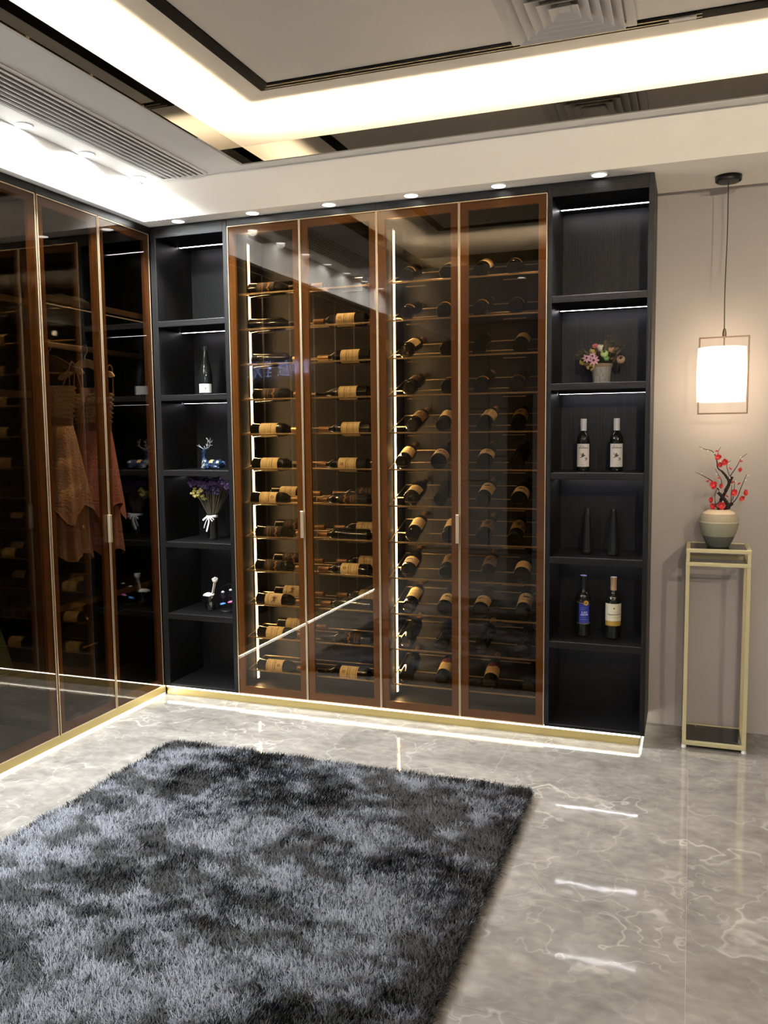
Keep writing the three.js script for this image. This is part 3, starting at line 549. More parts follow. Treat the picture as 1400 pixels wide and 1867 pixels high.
// ------------------------------------------------------------------ pendant lamp
{
  const t = thing('pendant_lamp', 'glowing white pendant lamp in a thin rectangular metal frame by the wall', 'lamp', [2.947, 0, -0.19]), metal = std({ color: rgb(0.22, 0.16, 0.12), metalness: 0.7, roughness: 0.4 });
  part('canopy', lathe([[0, 2.594], [0.05, 2.594], [0.056, 2.598], [0.057, 2.6195], [0, 2.6195]], 40), M.blackMetal, t, 'round black ceiling canopy');
  for (const s of [-1, 1]) part('screw', new THREE.SphereGeometry(0.006, 10, 6).translate(s * 0.047, 2.595, 0.014), M.blackMetal, t);
  part('cord', tube([V(0, 2.595, 0), V(0.001, 2.35, 0), V(-0.003, 2.1, 0), V(-0.001, 1.94, 0)], 0.0026, 20, 6), M.blackMetal, t, 'thin dark cord');
  part('ferrule', lathe([[0, 1.905], [0.009, 1.905], [0.009, 1.925], [0.006, 1.942], [0.003, 1.946], [0, 1.946]], 16), metal, t);
  const f = 0.0065, X = 0.1085, y0 = 1.556, y1 = 1.909, fr = merge([bx(-X, X, y1 - f, y1, -0.011, 0.011), bx(-X, X, y0, y0 + f, -0.011, 0.011), bx(-X, -X + f, y0 + f, y1 - f, -0.011, 0.011), bx(X - f, X, y0 + f, y1 - f, -0.011, 0.011)]);
  fr.rotateY(-0.1); part('frame', fr, metal, t, 'thin dark bronze rectangular frame');
  part('stem', new THREE.CylinderGeometry(0.0035, 0.0035, 0.055, 10).translate(0, 1.876, 0), metal, t);
  const sh = []; for (let i = 0; i <= 16; i++) { const a = i / 16; sh.push([0.104 + 0.004 * Math.sin(Math.PI * a), mix(1.612, 1.857, a)]); } for (let i = 16; i >= 0; i--) sh.push([sh[i][0] - 0.0015, sh[i][1]]);
  part('lamp_shade', lathe(sh, 48).translate(-0.008, 0, 0.015), phy({ color: rgb(0.9, 0.85, 0.76), emissive: rgb(1, 0.86, 0.7), emissiveIntensity: L.shade, transmission: 0.5, thickness: 0, roughness: 1, side: THREE.DoubleSide }), t, 'round white fabric shade, lit');
  part('bulb', lathe([[0, 1.68], [0.018, 1.686], [0.026, 1.71], [0.022, 1.74], [0.012, 1.765], [0.012, 1.8], [0, 1.8]], 20), glow([1, 0.85, 0.65], 6), t, 'glowing bulb');
  part('socket', new THREE.CylinderGeometry(0.015, 0.015, 0.05, 16).translate(0, 1.826, 0), metal, t);
  const p = new THREE.PointLight(rgb(1, 0.8, 0.58), L.pendant, 0, 2); p.position.set(2.947, 1.72, -0.19); p.castShadow = true; p.shadow.radius = 2; p.name = 'pendant_lamp_source'; scene.add(p);
}

// ------------------------------------------------------------------ brass stand, vase, plum branches
{
  const t = thing('plant_stand', 'tall slim brass stand with dark marble shelves by the lilac wall', 'stand', [2.943, 0, -0.198]);
  const gold = std({ color: rgb(0.6, 0.54, 0.32), metalness: 0.45, roughness: 0.42 }), W = 0.139, D = 0.134, b = 0.018, H = 0.942;
  const dark = std({ map: dataTex(256, (u, v) => { const n = fbm(u * 6, v * 6, 3, 4), vein = 1 - sm(0, 0.02, Math.abs(fbm(u * 5 + n, v * 3, 9, 3))); const k = 24 + 20 * n + 120 * vein * sm(0, 0.3, fbm(u * 4, v * 4, 30, 2)); return [k, k * 0.97, k * 0.94]; }, true), roughness: 0.15 });
  const ring = (y0, y1, n = 'rail') => { part(n, bx(-W, W, y0, y1, D - b, D, 0.002), gold, t); part(n, bx(-W, W, y0, y1, -D, -D + b, 0.002), gold, t); part(n, bx(-W, -W + b, y0, y1, -D + b, D - b, 0.002), gold, t); part(n, bx(W - b, W, y0, y1, -D + b, D - b, 0.002), gold, t); };
  ring(H - 0.018, H); ring(0.862, 0.88); ring(0.014, 0.034);
  for (const sx of [-1, 1]) for (const sz of [-1, 1]) {
    const x = sx * (W - b / 2), z = sz * (D - b / 2);
    part('leg', bx(x - b / 2, x + b / 2, 0.034, 0.862, z - b / 2, z + b / 2, 0.002), gold, t);
    part('post', bx(x - b / 2 + 0.001, x + b / 2 - 0.001, 0.88, H - 0.018, z - b / 2 + 0.001, z + b / 2 - 0.001, 0.002), gold, t);
    part('foot', new THREE.CylinderGeometry(0.01, 0.012, 0.0138, 16).translate(x, 0.007, z), M.trimRing, t);
  }
  part('top_panel', bx(-W + b, W - b, H - 0.016, H - 0.002, -D + b, D - b), dark, t, 'dark marble top');
  part('bottom_panel', bx(-W + b, W - b, 0.02, 0.032, -D + b, D - b), dark, t, 'dark marble bottom shelf');
  for (const s of [-0.07, 0.07]) part('bolt', new THREE.SphereGeometry(0.005, 8, 6).translate(s, H - 0.02, -D + b + 0.004), M.blackMetal, t);

  // stoneware jar
  const v = thing('stoneware_vase', 'round banded stoneware vase holding red plum branches on the brass stand', 'vase', [2.944, 0.9402, -0.185]);
  const P = [[0, 0], [0.044, 0], [0.048, 0.004], [0.056, 0.02], [0.066, 0.042], [0.077, 0.07], [0.0845, 0.098], [0.087, 0.118], [0.085, 0.134], [0.079, 0.149], [0.069, 0.161], [0.056, 0.169], [0.045, 0.173], [0.0425, 0.176], [0.04, 0.175], [0.04, 0.168], [0.06, 0.15], [0.07, 0.12]];
  const curve = new THREE.SplineCurve(P.slice(1, 14).map(([a, b2]) => new THREE.Vector2(a, b2))), pr = [[0, 0.0005], ...curve.getPoints(70).map((q) => [q.x, q.y]), ...P.slice(14)];
  const vg = lathe(pr, 64), vp = vg.attributes.position, uv = vg.attributes.uv;
  for (let i = 0; i < vp.count; i++) uv.setY(i, clamp(vp.getY(i) / 0.178));
  const vt = canvasTex(512, 256, (g, w, h) => {
    for (let y = 0; y < h; y++) {
      const k = 1 - y / h; let c = k > 0.885 ? [226, 208, 182] : k > 0.7 ? [172, 160, 138] : k > 0.3 ? [146, 146, 128] : [84, 88, 82];
      if (k > 0.655 && k < 0.69) c = [200, 192, 168]; const n = 8 * Math.sin(y * 1.9) + 5 * Math.sin(y * 0.7);
      for (let x = 0; x < w; x += 4) { const r = (rnd() - 0.5) * (k < 0.3 ? 40 : 14) + (k <= 0.885 ? n : 0) + (k > 0.3 && k < 0.62 ? ((x / 4 + y) % 3 === 0 ? -16 : 6) : 0); g.fillStyle = `rgb(${c.map((q) => Math.round(clamp(q + r, 0, 255))).join(',')})`; g.fillRect(x, y, 4, 1); }
    }
  });
  const vb = canvasTex(256, 256, (g, w, h) => { for (let y = 0; y < h; y++) for (let x = 0; x < w; x += 2) { const k = 1 - y / h; let b2 = 128; if (k > 0.3 && k < 0.62) b2 += ((x / 2 + y) % 4 < 2 ? 60 : -60); else if (k > 0.7 && k < 0.885) b2 += 60 * Math.sin(y * 1.2); else if (k < 0.3) b2 += (rnd() - 0.5) * 180; if (k > 0.655 && k < 0.69) b2 = 250; g.fillStyle = `rgb(${b2},${b2},${b2})`; g.fillRect(x, y, 2, 1); } }, false);
  vb.repeat.set(3, 1); vb.wrapS = THREE.RepeatWrapping;
  part('body', vg, std({ map: vt, bumpMap: vb, bumpScale: 0.0012, roughness: 0.75 }), v);

  // plum branches; points are read off the photo at the vase's depth
  const q = thing('plum_branches', 'twisted dark branches with red plum blossoms standing in the stoneware vase', 'flowers', [2.944, 1.11, -0.185]);
  const bark = std({ color: rgb(0.035, 0.024, 0.019), roughness: 0.95, bumpMap: weave, bumpScale: 0.004 }), K = 0.000354;
  const pt = (X, Y, z = 0) => V((X - 398) * K, (915 - Y) * K, z);
  const tw = (pts, a, b, n = 'twig', m = bark, rough = 0.1) => part(n, taper(pts, a, b, 20, 7, rough), m, q);
  tw([pt(440, 1040, 0.0), pt(470, 915), pt(520, 850), pt(555, 815, 0.004)], 0.0095, 0.008, 'trunk', bark, 0.2);
  tw([pt(515, 890), pt(480, 800, 0.01), pt(430, 730, 0.015), pt(380, 675, 0.02)], 0.009, 0.0075, 'trunk', bark, 0.2);
  tw([pt(400, 990, -0.01), pt(412, 800, -0.01), pt(455, 700), pt(520, 540), pt(545, 470, 0.004)], 0.008, 0.006, 'trunk', bark, 0.2);
  tw([pt(470, 660), pt(510, 540, 0.006), pt(470, 460), pt(415, 395)], 0.0085, 0.0045, 'trunk', bark, 0.2);
  for (const [pts, a] of [
    [[pt(415, 395), pt(370, 360), pt(355, 270), pt(320, 165), pt(285, 130), pt(200, 108), pt(130, 72)], 0.0032], [[pt(365, 210), pt(370, 140), pt(398, 82)], 0.0016], [[pt(520, 465), pt(600, 330), pt(655, 220), pt(720, 170)], 0.0022],
    [[pt(515, 460), pt(490, 390), pt(478, 310), pt(525, 255)], 0.0018], [[pt(390, 650), pt(330, 560), pt(290, 520), pt(200, 465), pt(95, 412)], 0.0028], [[pt(405, 620), pt(415, 520), pt(375, 440), pt(335, 365)], 0.0018],
    [[pt(560, 815), pt(610, 745), pt(660, 600), pt(700, 490), pt(718, 440)], 0.0024], [[pt(545, 800), pt(540, 690), pt(545, 580)], 0.0022], [[pt(560, 780), pt(575, 640), pt(575, 530)], 0.0018], [[pt(410, 980, 0.01), pt(350, 820, 0.01), pt(345, 700, 0.01), pt(365, 630, 0.01)], 0.002], [[pt(360, 830, 0.01), pt(380, 820), pt(440, 760)], 0.0022],
  ]) tw(pts, a, 0.0009);
  const red = std({ color: rgb(0.72, 0.045, 0.05), roughness: 0.6, side: THREE.DoubleSide }), bud = std({ color: rgb(0.85, 0.82, 0.78), roughness: 0.5 }), stam = std({ color: rgb(0.85, 0.55, 0.35), roughness: 0.7 });
  function petal(len, wid) {       // a small cupped petal as a closed thin shell
    const g = new THREE.SphereGeometry(1, 10, 8), p = g.attributes.position;
    for (let i = 0; i < p.count; i++) { const x = p.getX(i), y = p.getY(i), z = p.getZ(i); p.setXYZ(i, x * wid, (y + 1) * len / 2, z * 0.0012 + 0.0045 * (x * x) + 0.004 * Math.pow((y + 1) / 2, 2)); }
    g.computeVertexNormals(); return g;
  }
  function blossom(X, Y, r, tiltX, tiltY, z = 0.012) {
    r *= 1.18; const gs = []; for (let k = 0; k < 5; k++) { const g = petal(r, r * 0.52); g.rotateX(0.42 + 0.2 * (k % 2)); g.rotateY(0.25); g.rotateZ(k * Math.PI * 0.4 + 0.3); gs.push(g); }
    const h = part('blossom', merge(gs), red, q, 'red plum blossom'); h.position.copy(pt(X, Y, z)); h.rotation.set(tiltX, tiltY, rr(0, 1));
    part('stamens', new THREE.SphereGeometry(r * 0.13, 8, 6).translate(0, 0, 0.003), stam, h);
  }
  for (const a of [[375, 220, 0.0155, -0.3, -0.3], [440, 275, 0.0165, 0.1, 0.3], [400, 300, 0.014, 0.5, -0.2], [325, 580, 0.019, -0.1, -0.2], [395, 585, 0.013, 0.2, 0.9], [563, 672, 0.017, 0, 0.4], [690, 670, 0.016, 0, 1.0], [660, 735, 0.0145, 0.5, 0.4], [315, 775, 0.0145, 0.1, -0.9], [330, 848, 0.0165, 0.4, -0.4], [420, 846, 0.0185, 0.1, 0.15], [620, 370, 0.0125, 0.4, 0.9]]) blossom(...a);
  for (const [X, Y, s] of [[350, 143, 1], [645, 277, 1], [515, 370, 1], [385, 495, 1], [560, 548, 1.1], [635, 565, 0.9], [255, 535, 1], [485, 730, 0.9], [475, 300, 0.6]]) { const b2 = part('bud', merge([0, 1, 2].map((k) => petal(0.0085 * s, 0.0045 * s).rotateX(0.3).rotateY(k * 2.1))), red, q, 'closed red bud'); b2.position.copy(pt(X, Y, 0.004)); b2.rotation.set(rr(-0.4, 0.4), 0, rr(-0.8, 0.8)); }
  for (const [X, Y] of [[165, 100], [240, 130], [320, 165], [640, 213], [500, 295], [395, 265], [170, 430], [355, 430], [360, 605], [405, 668], [587, 527], [738, 450], [710, 512], [520, 490], [745, 235]]) part('bud', new THREE.SphereGeometry(0.0026, 8, 6).scale(1.5, 0.9, 1).translate(...pt(X === 745 ? 655 : X, Y, 0.003).toArray()), bud, q, 'tiny white bud');
}

// ------------------------------------------------------------------ things on the open shelves, left bay
{
  // slim dark bottle with a white label
  const t = thing('wine_bottle', 'slender dark bottle with a white label alone on the second shelf of the corner bay', 'bottle', [0.212, 1.7072, -0.19]);
  const k = 0.97; part('glass_body', lathe([[0, 0.003], [0.034, 0], [0.0385, 0.005], [0.0385, 0.11], [0.036, 0.135], [0.0285, 0.175], [0.02, 0.21], [0.0155, 0.24], [0.0138, 0.265], [0.0135, 0.275], [0, 0.276]].map(([a, b]) => [a * k, b]), 32), M.bottle, t);
  part('cap', lathe([[0.0142, 0.232], [0.0142, 0.277], [0, 0.278]], 20), M.blackFoil, t);
  const lt = canvasTex(256, 96, (g, w, h) => { g.fillStyle = '#c9c8c4'; g.fillRect(0, 0, w, h); g.fillStyle = '#777'; for (let i = 0; i < 40; i++) g.fillRect(rnd() * w, rnd() * h, 3, 2); g.fillStyle = '#222'; g.beginPath(); g.arc(168, 50, 7, 0, 7); g.fill(); g.fillRect(160, 36, 4, 10); });
  part('paper_label', labelGeo(0.0385 * k, 0.016, 0.066, 3.1), std({ map: lt, roughness: 0.7 }), t, 'white paper label');

  // reclining deer figurine: one body from a field of tapered capsules
  const d = thing('deer_figurine', 'glossy blue reclining deer figurine with tall antlers and a gold saddle', 'figurine', [0.24, 1.2925, -0.185]);
  const caps = [[[-0.043, 0.026, 0], [0.048, 0.028, 0], 0.0215, 0.0225], [[0.046, 0.029, 0], [0.06, 0.025, 0], 0.0245, 0.02], [[-0.045, 0.032, 0], [-0.052, 0.075, 0], 0.0175, 0.0105], [[-0.052, 0.075, 0], [-0.043, 0.103, 0], 0.0115, 0.01], [[-0.043, 0.104, 0], [-0.062, 0.097, 0], 0.0115, 0.006],
    [[-0.042, 0.018, 0.02], [-0.01, 0.008, 0.032], 0.011, 0.007], [[-0.01, 0.008, 0.032], [-0.048, 0.0065, 0.03], 0.007, 0.0055], [[-0.042, 0.018, -0.02], [-0.075, 0.0065, -0.022], 0.011, 0.0055],
    [[0.052, 0.03, 0.018], [0.018, 0.016, 0.034], 0.02, 0.0095], [[0.018, 0.014, 0.034], [0.066, 0.0065, 0.036], 0.008, 0.0055], [[0.052, 0.03, -0.018], [0.018, 0.012, -0.03], 0.019, 0.009], [[0.078, 0.038, 0], [0.09, 0.022, 0], 0.006, 0.003], [[-0.038, 0.108, 0.008], [-0.022, 0.112, 0.02], 0.003, 0.004], [[-0.038, 0.108, -0.008], [-0.028, 0.114, -0.02], 0.003, 0.004]];
  const n = 72, S = 0.11, mc = new MarchingCubes(n, new THREE.MeshBasicMaterial(), false, false, 90000); mc.isolation = 0;
  for (let k = 0; k < n; k++) for (let j = 0; j < n; j++) for (let i = 0; i < n; i++) {
    const P = [(i / n * 2 - 1) * S, (j / n * 2 - 1) * S + 0.06, (k / n * 2 - 1) * S]; let f = 0;
    for (const [a, b, r0, r1] of caps) {
      const ab = b.map((q, c) => q - a[c]), ap = P.map((q, c) => q - a[c]), tt = clamp((ab[0] * ap[0] + ab[1] * ap[1] + ab[2] * ap[2]) / (ab[0] ** 2 + ab[1] ** 2 + ab[2] ** 2));
      const dd = Math.hypot(ap[0] - ab[0] * tt, ap[1] - ab[1] * tt, ap[2] - ab[2] * tt) - mix(r0, r1, tt); f += Math.exp(-Math.min(dd, 0.08) / 0.0028);
    }
    mc.field[i + j * n + k * n * n] = Math.log(f + 1e-12) * 0.0028 - 0.0;
  }
  mc.update();
  const g = new THREE.BufferGeometry(), cnt = mc.count, ps = mc.positionArray.slice(0, cnt * 3), ns = mc.normalArray.slice(0, cnt * 3), cs = new Float32Array(cnt * 3);
  for (let i = 0; i < cnt; i++) {
    ps[i * 3] *= S; ps[i * 3 + 1] = ps[i * 3 + 1] * S + 0.06; ps[i * 3 + 2] *= S; const x = ps[i * 3], y = ps[i * 3 + 1], z = ps[i * 3 + 2];
    let c = [0.008, 0.016, 0.045]; const nz = fbm(x * 60, y * 60, z * 60, 2); if (nz > 0.12) c = [0.02, 0.06, 0.1];
    if (y < 0.05 && x < -0.03 && nz > 0.0) c = [0.2, 0.21, 0.19];
    if (Math.hypot(x - 0.054, y - 0.04) < 0.0075) c = [0.75, 0.75, 0.6];
    cs.set(c, i * 3);
  }
  g.setAttribute('position', new THREE.BufferAttribute(ps, 3)); g.setAttribute('normal', new THREE.BufferAttribute(ns, 3)); g.setAttribute('color', new THREE.BufferAttribute(cs, 3));
  part('body', g, phy({ vertexColors: true, roughness: 0.18, clearcoat: 0.6 }), d);
  const sad = new THREE.SphereGeometry(1, 24, 12, 0, Math.PI * 2, 0, 1.25), sp = sad.attributes.position;
  for (let i = 0; i < sp.count; i++) { const x = sp.getX(i), y = sp.getY(i), z = sp.getZ(i); sp.setXYZ(i, x * 0.026 + 0.003, 0.0265 + y * 0.0262 - 0.003 * x * x, z * 0.0262); } sad.computeVertexNormals();
  part('saddle', sad, std({ color: rgb(0.7, 0.45, 0.14), metalness: 0.4, roughness: 0.4 }), d, 'gold saddle cloth');
  const silver = std({ color: rgb(0.55, 0.56, 0.58), metalness: 0.7, roughness: 0.3 });
  const ant = (pts) => taper(pts.map((p) => V(...p)), 0.0026, 0.0011, 14, 6);
  const antler = (z, lists) => part('antler', merge(lists.map((l) => ant(l.map(([x, y], i) => [x, y, z * (0.5 + i * 0.2)])))), silver, d, 'silver grey branching antler');
  antler(0.012, [[[-0.043, 0.11], [-0.03, 0.117], [-0.012, 0.124], [-0.002, 0.135], [-0.004, 0.152], [-0.012, 0.165], [-0.022, 0.175]], [[-0.004, 0.15], [0.007, 0.154], [0.013, 0.164]], [[-0.005, 0.152], [-0.003, 0.165], [0, 0.177]], [[-0.002, 0.135], [0.005, 0.133], [0.013, 0.136]], [[-0.046, 0.11], [-0.058, 0.119], [-0.074, 0.127], [-0.086, 0.134]], [[-0.066, 0.123], [-0.073, 0.131], [-0.077, 0.14]]]);
  antler(-0.012, [[[-0.043, 0.11], [-0.035, 0.124], [-0.033, 0.14], [-0.03, 0.155], [-0.034, 0.168], [-0.042, 0.177]], [[-0.03, 0.152], [-0.024, 0.158], [-0.019, 0.165]], [[-0.033, 0.138], [-0.027, 0.134], [-0.021, 0.135]], [[-0.034, 0.13], [-0.039, 0.135], [-0.041, 0.142]], [[-0.044, 0.112], [-0.05, 0.12], [-0.055, 0.13]]]);

  // dried flowers tied with a white ribbon in a glass
  const b = thing('dried_flower_vase', 'glass of dried yellow and purple flowers tied with a white ribbon', 'flowers', [0.252, 0.8883, -0.15]);
  const gl = []; [[0.0, 0.001], [0.03, 0.001], [0.033, 0.004], [0.032, 0.05], [0.0295, 0.13], [0.032, 0.15]].forEach((p) => gl.push(p)); [[0.0305, 0.15], [0.028, 0.13], [0.0305, 0.05], [0.0305, 0.008], [0, 0.008]].forEach((p) => gl.push(p));
  part('glass', lathe(gl, 32), phy({ color: rgb(0.75, 0.78, 0.78), transmission: 1, thickness: 0, roughness: 0.02, ior: 1.5 }), b, 'narrow clear glass');
  const stem = std({ color: rgb(0.075, 0.065, 0.035), roughness: 0.9 }), yellow = std({ color: rgb(0.5, 0.44, 0.13), roughness: 0.8 }), dpurp = std({ color: rgb(0.045, 0.03, 0.09), roughness: 0.9 }), purple = std({ color: rgb(0.3, 0.18, 0.48), roughness: 0.8 }), greyf = std({ color: rgb(0.4, 0.36, 0.33), roughness: 0.9 });
  const petalBall = (r, m) => { const gs = []; for (let k = 0; k < m; k++) { const q = new THREE.SphereGeometry(r * rr(0.35, 0.55), 6, 5); q.scale(1, rr(0.5, 1), 1); q.rotateZ(rr(0, 3)); q.translate(rr(-r, r) * 0.8, rr(-r, r) * 0.7, rr(-r, r) * 0.8); gs.push(q); } return merge(gs); };
  const heads = [];
  for (let i = 0; i < 42; i++) {
    const u = (i + 0.5) / 42, x = mix(-0.105, 0.105, u) + rr(-0.012, 0.012), z = rr(-0.06, 0.05);
    let y, m, r, nn;
    if (u < 0.33 && i % 2 === 0) { m = yellow; y = 0.255 + rr(0, 0.05) - 0.12 * (u - 0.02) * (i % 4 ? 1 : 0); r = 0.017; nn = 9; } else if (u > 0.74 && i % 2) { m = purple; y = rr(0.27, 0.34); r = 0.014; nn = 14; } else if (i % 9 === 4) { m = greyf; y = rr(0.31, 0.345); r = 0.013; nn = 10; } else { m = dpurp; y = rr(0.275, 0.345); r = 0.021; nn = 16; }
    heads.push([x, y, z, m, r, nn]);
    part('stem', tube([V(x * 0.12, 0.012, z * 0.12), V(x * 0.16, 0.12, z * 0.15), V(x * 0.55, 0.21, z * 0.5), V(x, y, z)], 0.0011, 12, 5), stem, b);
  }
  for (const [x, y, z, m, r, nn] of heads) { const h = part('flower_head', petalBall(r, nn), m, b, m === yellow ? 'yellow dried flower' : m === purple ? 'pale purple dried flower' : m === greyf ? 'grey dried flower' : 'dark purple dried flower'); h.position.set(x, Math.min(y, 0.345), z); }
  const rib = std({ color: rgb(0.62, 0.62, 0.6), roughness: 0.6, side: THREE.DoubleSide });
  const ribbon = (pts, w) => { const c = new THREE.CatmullRomCurve3(pts.map((p) => V(...p))), sgs = 14, pos = [], idx = []; for (let i = 0; i <= sgs; i++) { const p = c.getPoint(i / sgs), q = c.getTangent(i / sgs), nx = -q.y, ny = q.x, l = Math.hypot(nx, ny) || 1; for (const e of [-1, 1]) for (const dz of [0, 0.0008]) pos.push(p.x + nx / l * w * e, p.y + ny / l * w * e, p.z + dz); if (i < sgs) { const o = i * 4; for (const [A, B] of [[0, 2], [3, 1], [1, 0], [2, 3]]) idx.push(o + A, o + B, o + A + 4, o + A + 4, o + B, o + B + 4); } } const gg = new THREE.BufferGeometry(); gg.setAttribute('position', new THREE.Float32BufferAttribute(pos, 3)); gg.setIndex(idx); gg.computeVertexNormals(); return gg; };
  part('ribbon', merge([[[[-0.012, 0.137, 0.034], [0.01, 0.138, 0.036], [0.042, 0.142, 0.03]], 0.0045], [[[-0.01, 0.136, 0.036], [-0.024, 0.124, 0.042], [-0.036, 0.114, 0.042]], 0.005], [[[0, 0.136, 0.037], [-0.012, 0.116, 0.04], [-0.024, 0.09, 0.04], [-0.032, 0.07, 0.038]], 0.002], [[[-0.004, 0.134, 0.037], [0.002, 0.11, 0.04], [-0.005, 0.08, 0.04], [-0.016, 0.05, 0.038]], 0.0045], [[[0.004, 0.134, 0.037], [0.016, 0.122, 0.042], [0.026, 0.11, 0.04]], 0.0035], [[[0.006, 0.132, 0.037], [0.028, 0.129, 0.043], [0.036, 0.118, 0.04]], 0.003]].map((a) => ribbon(...a))), rib, b, 'white ribbon bow');
  const band = lathe([[0.0312, 0.128], [0.0325, 0.13], [0.0325, 0.14], [0.0312, 0.142]], 28); part('ribbon_band', band, rib, b, 'white ribbon band');

  // reed diffuser
  const f = thing('reed_diffuser', 'small glass reed diffuser with a white flower and one tall reed bloom', 'diffuser', [0.226, 0.4782, -0.145]);
  part('glass', lathe([[0, 0.001], [0.026, 0.001], [0.0275, 0.004], [0.0275, 0.044], [0.012, 0.05], [0.012, 0.056], [0.0105, 0.056], [0.0105, 0.0495], [0.0255, 0.042], [0.0255, 0.007], [0, 0.007]], 32), M.clear, f, 'clear glass jar');
  part('collar', lathe([[0.0125, 0.05], [0.0155, 0.051], [0.0155, 0.07], [0.009, 0.072], [0.009, 0.056], [0.0125, 0.056]], 24), M.blackFoil, f, 'black collar');
  part('paper_label', bx(0.002, 0.02, 0.014, 0.034, 0.0268, 0.0278), M.blackFoil, f, 'small black label');
  const wf = std({ color: rgb(0.72, 0.7, 0.64), roughness: 0.9 }), reed = std({ color: rgb(0.55, 0.5, 0.4), roughness: 0.8 });
  { const gs = []; for (let k = 0; k < 26; k++) { const q = new THREE.SphereGeometry(0.011, 8, 6), a = k * 2.4, r = 0.027 * Math.sqrt((k + 0.5) / 26); q.scale(1, 0.6, 0.8); q.translate(Math.cos(a) * r - 0.006, 0.098 - 0.35 * r + rr(-0.002, 0.002), Math.sin(a) * r); gs.push(q); } part('flower', merge(gs), wf, f, 'ruffled white flower'); }
  part('reed', tube([V(-0.002, 0.01, 0), V(-0.004, 0.06, 0), V(-0.006, 0.092, 0)], 0.0022, 8, 6), reed, f);
  part('reed', merge([tube([V(0.004, 0.01, 0.003), V(0.009, 0.07, 0.003), V(0.02, 0.12, 0.003), V(0.03, 0.17, 0.003)], 0.0022, 10, 6), tube([V(0.006, 0.01, -0.003), V(0.013, 0.07, -0.002), V(0.028, 0.12, -0.001), V(0.041, 0.17, 0)], 0.0022, 10, 6), tube([V(0.006, 0.02, 0.006), V(0.011, 0.07, 0.006), V(0.024, 0.12, 0.006), V(0.035, 0.17, 0.006)], 0.0032, 10, 6)]), reed, f);
  { const gs = [new THREE.SphereGeometry(0.0155, 16, 12)]; for (let k = 0; k < 14; k++) { const a = k * 2.4; gs.push(new THREE.SphereGeometry(0.006, 8, 6).translate(Math.cos(a) * 0.012, 0.002 + (k % 4) * 0.003, Math.sin(a) * 0.012)); } const h = part('bloom', merge(gs), wf, f, 'round white bloom'); h.position.set(0.036, 0.178, 0.002); }

  // two little hanging globes on a black stand
  const h = thing('hanging_globe_ornament', 'small black stand with hanging glass globes, one blue and one pink', 'ornament', [0.333, 0.4782, -0.155]);
  part('base', lathe([[0, 0.001], [0.042, 0.001], [0.044, 0.004], [0.04, 0.01], [0, 0.011]], 32), M.blackMetal, h);
  part('stand', merge([tube([V(0.012, 0.01, 0), V(0.014, 0.07, 0), V(0.012, 0.13, 0), V(0.01, 0.165, 0)], 0.002, 16, 6), tube([V(0.01, 0.16, 0), V(-0.005, 0.148, 0), V(-0.018, 0.138, 0), V(-0.02, 0.13, 0)], 0.0016, 12, 6), tube([V(0.01, 0.16, 0), V(0.02, 0.158, 0), V(0.029, 0.15, 0), V(0.031, 0.143, 0)], 0.0016, 12, 6), tube([V(0.01, 0.15, 0), V(-0.02, 0.146, 0), V(-0.052, 0.124, 0)], 0.0014, 12, 6)]), M.blackMetal, h);
  for (const [x, y, c, n2] of [[-0.02, 0.092, rgb(0.12, 0.3, 0.85), 'blue'], [0.031, 0.106, rgb(0.75, 0.2, 0.45), 'pink']]) {
    const g2 = grp('globe', h, `small glass globe with a ${n2} drop`); g2.position.set(x, y, 0.012);
    part('glass', new THREE.SphereGeometry(0.019, 24, 16), phy({ color: rgb(0.93, 0.95, 0.96), transmission: 1, thickness: 0, roughness: 0.01 }), g2);
    part('cap', lathe([[0, 0.017], [0.009, 0.016], [0.0095, 0.021], [0.003, 0.026], [0, 0.026]], 16), M.trimRing, g2);
    part('drop', new THREE.SphereGeometry(0.016, 16, 10).scale(1.15, 0.42, 0.8).rotateZ(0.2).translate(-0.002, -0.05, 0), std({ color: c, roughness: 0.35 }), g2);
    part('wire', merge([tube([V(0, -0.018, 0), V(0.001, -0.03, 0), V(-0.001, -0.046, 0)], 0.001, 6, 5), tube([V(0, 0.024, 0), V(0, 0.03, -0.006), V(0, 0.038, -0.012)], 0.001, 6, 5)]), M.blackMetal, g2);
  }
}

